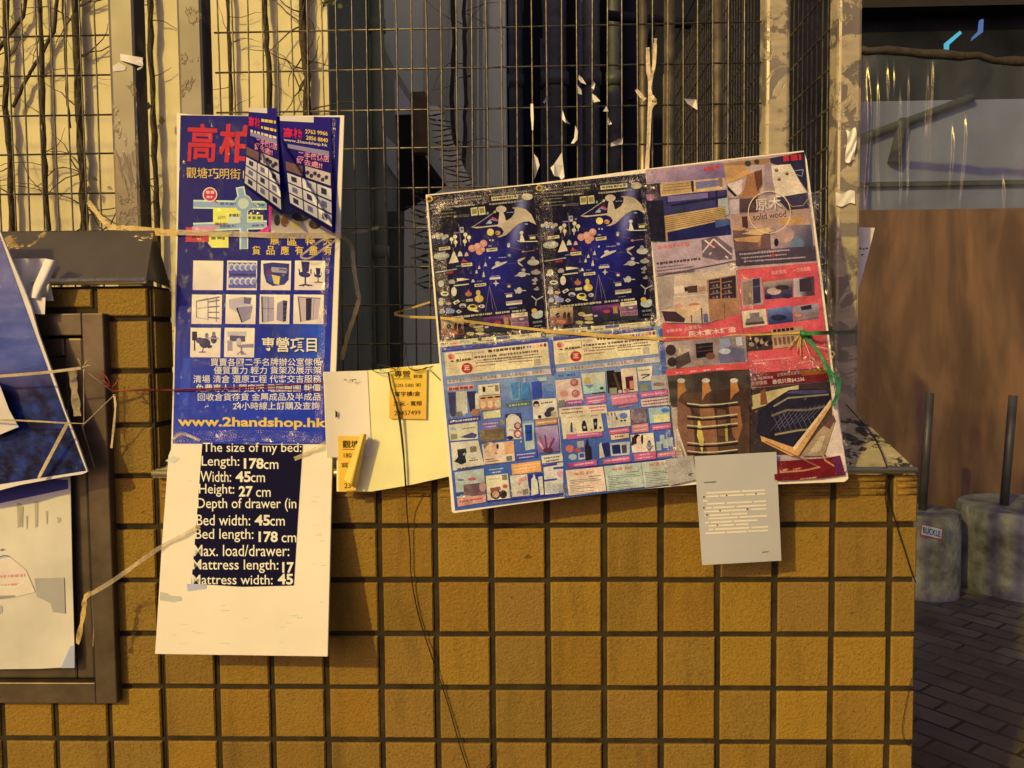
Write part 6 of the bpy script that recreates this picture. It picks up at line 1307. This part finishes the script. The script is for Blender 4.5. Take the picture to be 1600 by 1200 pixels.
mb = MB(); mb.tube([B(1272, 540, .012), B(1296, 546, .016), B(1305, 553, .016), B(1296, 562, .014)], .0008, 5); mb.tube([B(1256, 530, .01), B(1266, 556, .014), B(1283, 575, .014)], .0008, 5)
single('loose_thread', 'loose pale thread curling from the green knot', 'thread', mb, M['twine'])
mb = MB()
mb.tube(curve([PLW.at(607, 582, .012), PLW.at(611, 605, .014), PLW.at(622, 640, .012), PLW.at(629, 690, .008), PLW.at(634, 760, .006)]), .0016, 7)
mb.tube(curve([PLW.at(634, 755, .006), P(636, 800, -.02), P(641, 860, -.012), P(643, 905, -.012), P(655, 965, -.010), P(676, 1030, -.012), P(700, 1100, -.010), P(717, 1160, -.012), P(735, 1215, -.012)]), .0011, 7)
mb.tube(curve([PLW.at(613, 608, .016), PLW.at(624, 660, .010), PLW.at(633, 740, .008)]), .0011, 6)
single('black_wire', 'thin black wire hanging from the cream card down the tiles', 'wire', mb, M['black'])
mb = MB()
def wl(*a): mb.tube(curve([PLW.at(x, y, l) for x, y, l in a]), .0007, 5)
wl((575, 572, .0), (585, 580, .01), (600, 583, .012), (618, 577, .012), (590, 570, .005), (596, 580, .015)); wl((620, 578, .01), (632, 560, .0), (634, 535, -.01), (637, 570, .01), (650, 578, .012), (676, 572, .0), (690, 562, -.01)); wl((672, 578, .006), (684, 590, .006), (695, 600, .004)); wl((640, 575, .012), (652, 579, .014), (668, 573, .01))
single('thin_wire', 'tangle of thin wire holding the top edge of the cream card', 'wire', mb, M['black'])
mb = MB()
mb.tube(curve([P(1322, 632, .215), P(1340, 652, .17), P(1362, 678, .07), P(1374, 700, .02), P(1383, 722, -.02), P(1386, 735, -.02), P(1386, 770, -.012), P(1396, 805, -.011), P(1412, 855, -.011), P(1424, 893, -.011), P(1431, 910, -.008)]), .0012, 7)
mb.tube(curve([P(1386, 735, -.02), P(1383, 770, -.011), P(1386, 800, -.011)]), .0007, 5)
single('black_wire', 'thin black wire lying over the cap at the right end of the wall', 'wire', mb, M['black'])
mb = MB(); mb.tube(curve([P(1424, 1060, -.010), P(1412, 1120, -.012), P(1411, 1150, -.012), P(1424, 1165, -.01), P(1436, 1120, -.01), P(1428, 1085, -.01)]), .0006, 5); mb.tube(curve([P(728, 1215, -.012), P(760, 1200, -.012), P(775, 1172, -.011)]), .001, 5)
single('thin_wire', 'hair thin loop of wire low on the right end of the wall', 'wire', mb, M['black'])
# plastic strip knotted on the mesh
mb = MB()
strip(mb, [W_(1012, 74), W_(1013, 110), W_(1016, 145), W_(1011, 260, .24), W_(1010, 268, .235)], .0085, .3); strip(mb, [W_(1024, 60), W_(1022, 100, .236), W_(1015, 138, .238), W_(1020, 152, .23), W_(1024, 160, .232), W_(1016, 175), W_(1012, 262)], .0075, .5); strip(mb, [W_(994, 140), W_(1002, 150), W_(1008, 156)], .008, .3)
single('white_strip', 'white plastic strip knotted on the mesh above the large board', 'strip', mb, M['whiteribbon'])
# torn paper still stuck to the mesh wires
sc_ = (('sliver of paper folded over a wire, highest of the scraps', [(904, 117), (909, 121), (916, 132), (908, 129), (904, 124)]),
       ('small paper scrap with a slanting edge below the highest scrap', [(902, 133), (908, 140), (909, 148), (903, 146)]),
       ('triangular scrap of paper hooked right of the highest scraps', [(925, 124), (930, 130), (928, 140), (924, 137)]),
       ('pointed scrap of paper lying along the third mesh wire', [(925, 146), (931, 150), (938, 158), (928, 160), (925, 153)]),
       ('tiny paper scrap left of the triangular scraps', [(855, 150), (857, 154), (851, 162), (848, 160)]),
       ('narrow upright paper sliver on the leftmost torn wire', [(829, 162), (833, 162), (834, 185), (833, 204), (831, 203), (829, 180)]),
       ('curled paper scrap with a thin tail in the middle of the mesh', [(879, 172), (883, 184), (891, 194), (884, 192), (878, 186)]),
       ('small triangular scrap hanging above the right scrap', [(947, 165), (951, 174), (942, 174)]),
       ('long ragged paper scrap stretching toward the pen nib shaped scrap', [(899, 196), (903, 205), (902, 218), (897, 224), (892, 224), (897, 215)]),
       ('wide torn scrap of paper right of centre on the fifth wire', [(955, 223), (964, 218), (973, 215), (973, 225), (963, 227), (954, 229)]),
       ('bulging paper scrap like a leaf above the large board', [(834, 240), (840, 247), (843, 258), (839, 268), (835, 280), (834, 262)]),
       ('largest ragged paper scrap just above the large board', [(878, 238), (880, 258), (882, 277), (877, 281), (874, 276), (866, 275), (860, 262), (866, 256), (872, 247)]),
       ('flat torn label stuck on the mesh left of the glue covered post', [(1069, 154), (1088, 155), (1090, 172), (1082, 167), (1074, 162)]),
       ('paper shred dangling on the wire right of the curled scrap', [(950, 182), (953, 187), (956, 194), (951, 195), (949, 190)]))
for lb, pts in sc_:
    mb = MB(); cx = sum(p[0] for p in pts)/len(pts); cy = sum(p[1] for p in pts)/len(pts)
    q = [P(x, y, YF - .004 - .022*abs(math.sin(x*1.3 + y*.7))) for x, y in pts]; c = P(cx, cy, YF - .005)
    for a, b2 in zip(q, q[1:] + q[:1]): mb.face([c, a, b2])
    mb2 = [v + Vector((0, .0006, 0)) for v in q]
    mb.face(mb2[::-1])
    single('paper_scrap', lb, 'paper', mb, M['paper'], 'torn paper scraps on the mesh')
# tape and torn paper on the bare post
mb = MB(); mb.grid(lambda u, v: P(188 + 35*u, 84 + 6*u + (10 + 4*u)*v, YF - .033 - .006*u - (.004*math.sin(u*4))), 8, 3); mb.grid(lambda u, v: P(214 + 10*math.sin(u*3.1), 93 + 14*u + 3*v, YF - .04 - .01*u), 6, 2); mb.slab([P(176, 103, YF-.0305), P(186, 98, YF-.0305), P(197, 104, YF-.0305), P(196, 110, YF-.0305), P(177, 112, YF-.0305)], (0, -.0008, 0))
single('torn_tape', 'curl of torn pale tape stuck on the bare steel post', 'tape', mb, M['paper'])
mb = MB(); mb.grid(lambda u, v: P(1322 + 15*u + 2*math.sin(v*5), 202 + 50*v + 3*math.sin(u*5), YF - .032 - .008*abs(math.sin(u*4 + v*6))), 8, 12)
mb.grid(lambda u, v: P(1306 + 30*u, 300 + 20*v + 3*math.sin(u*6), YF - .032 - .003*abs(math.sin(u*5 + v*3))), 8, 5)
single('peeled_poster', 'white remains of a peeled poster on the sticker covered end post', 'paper', mb, M['paper'])
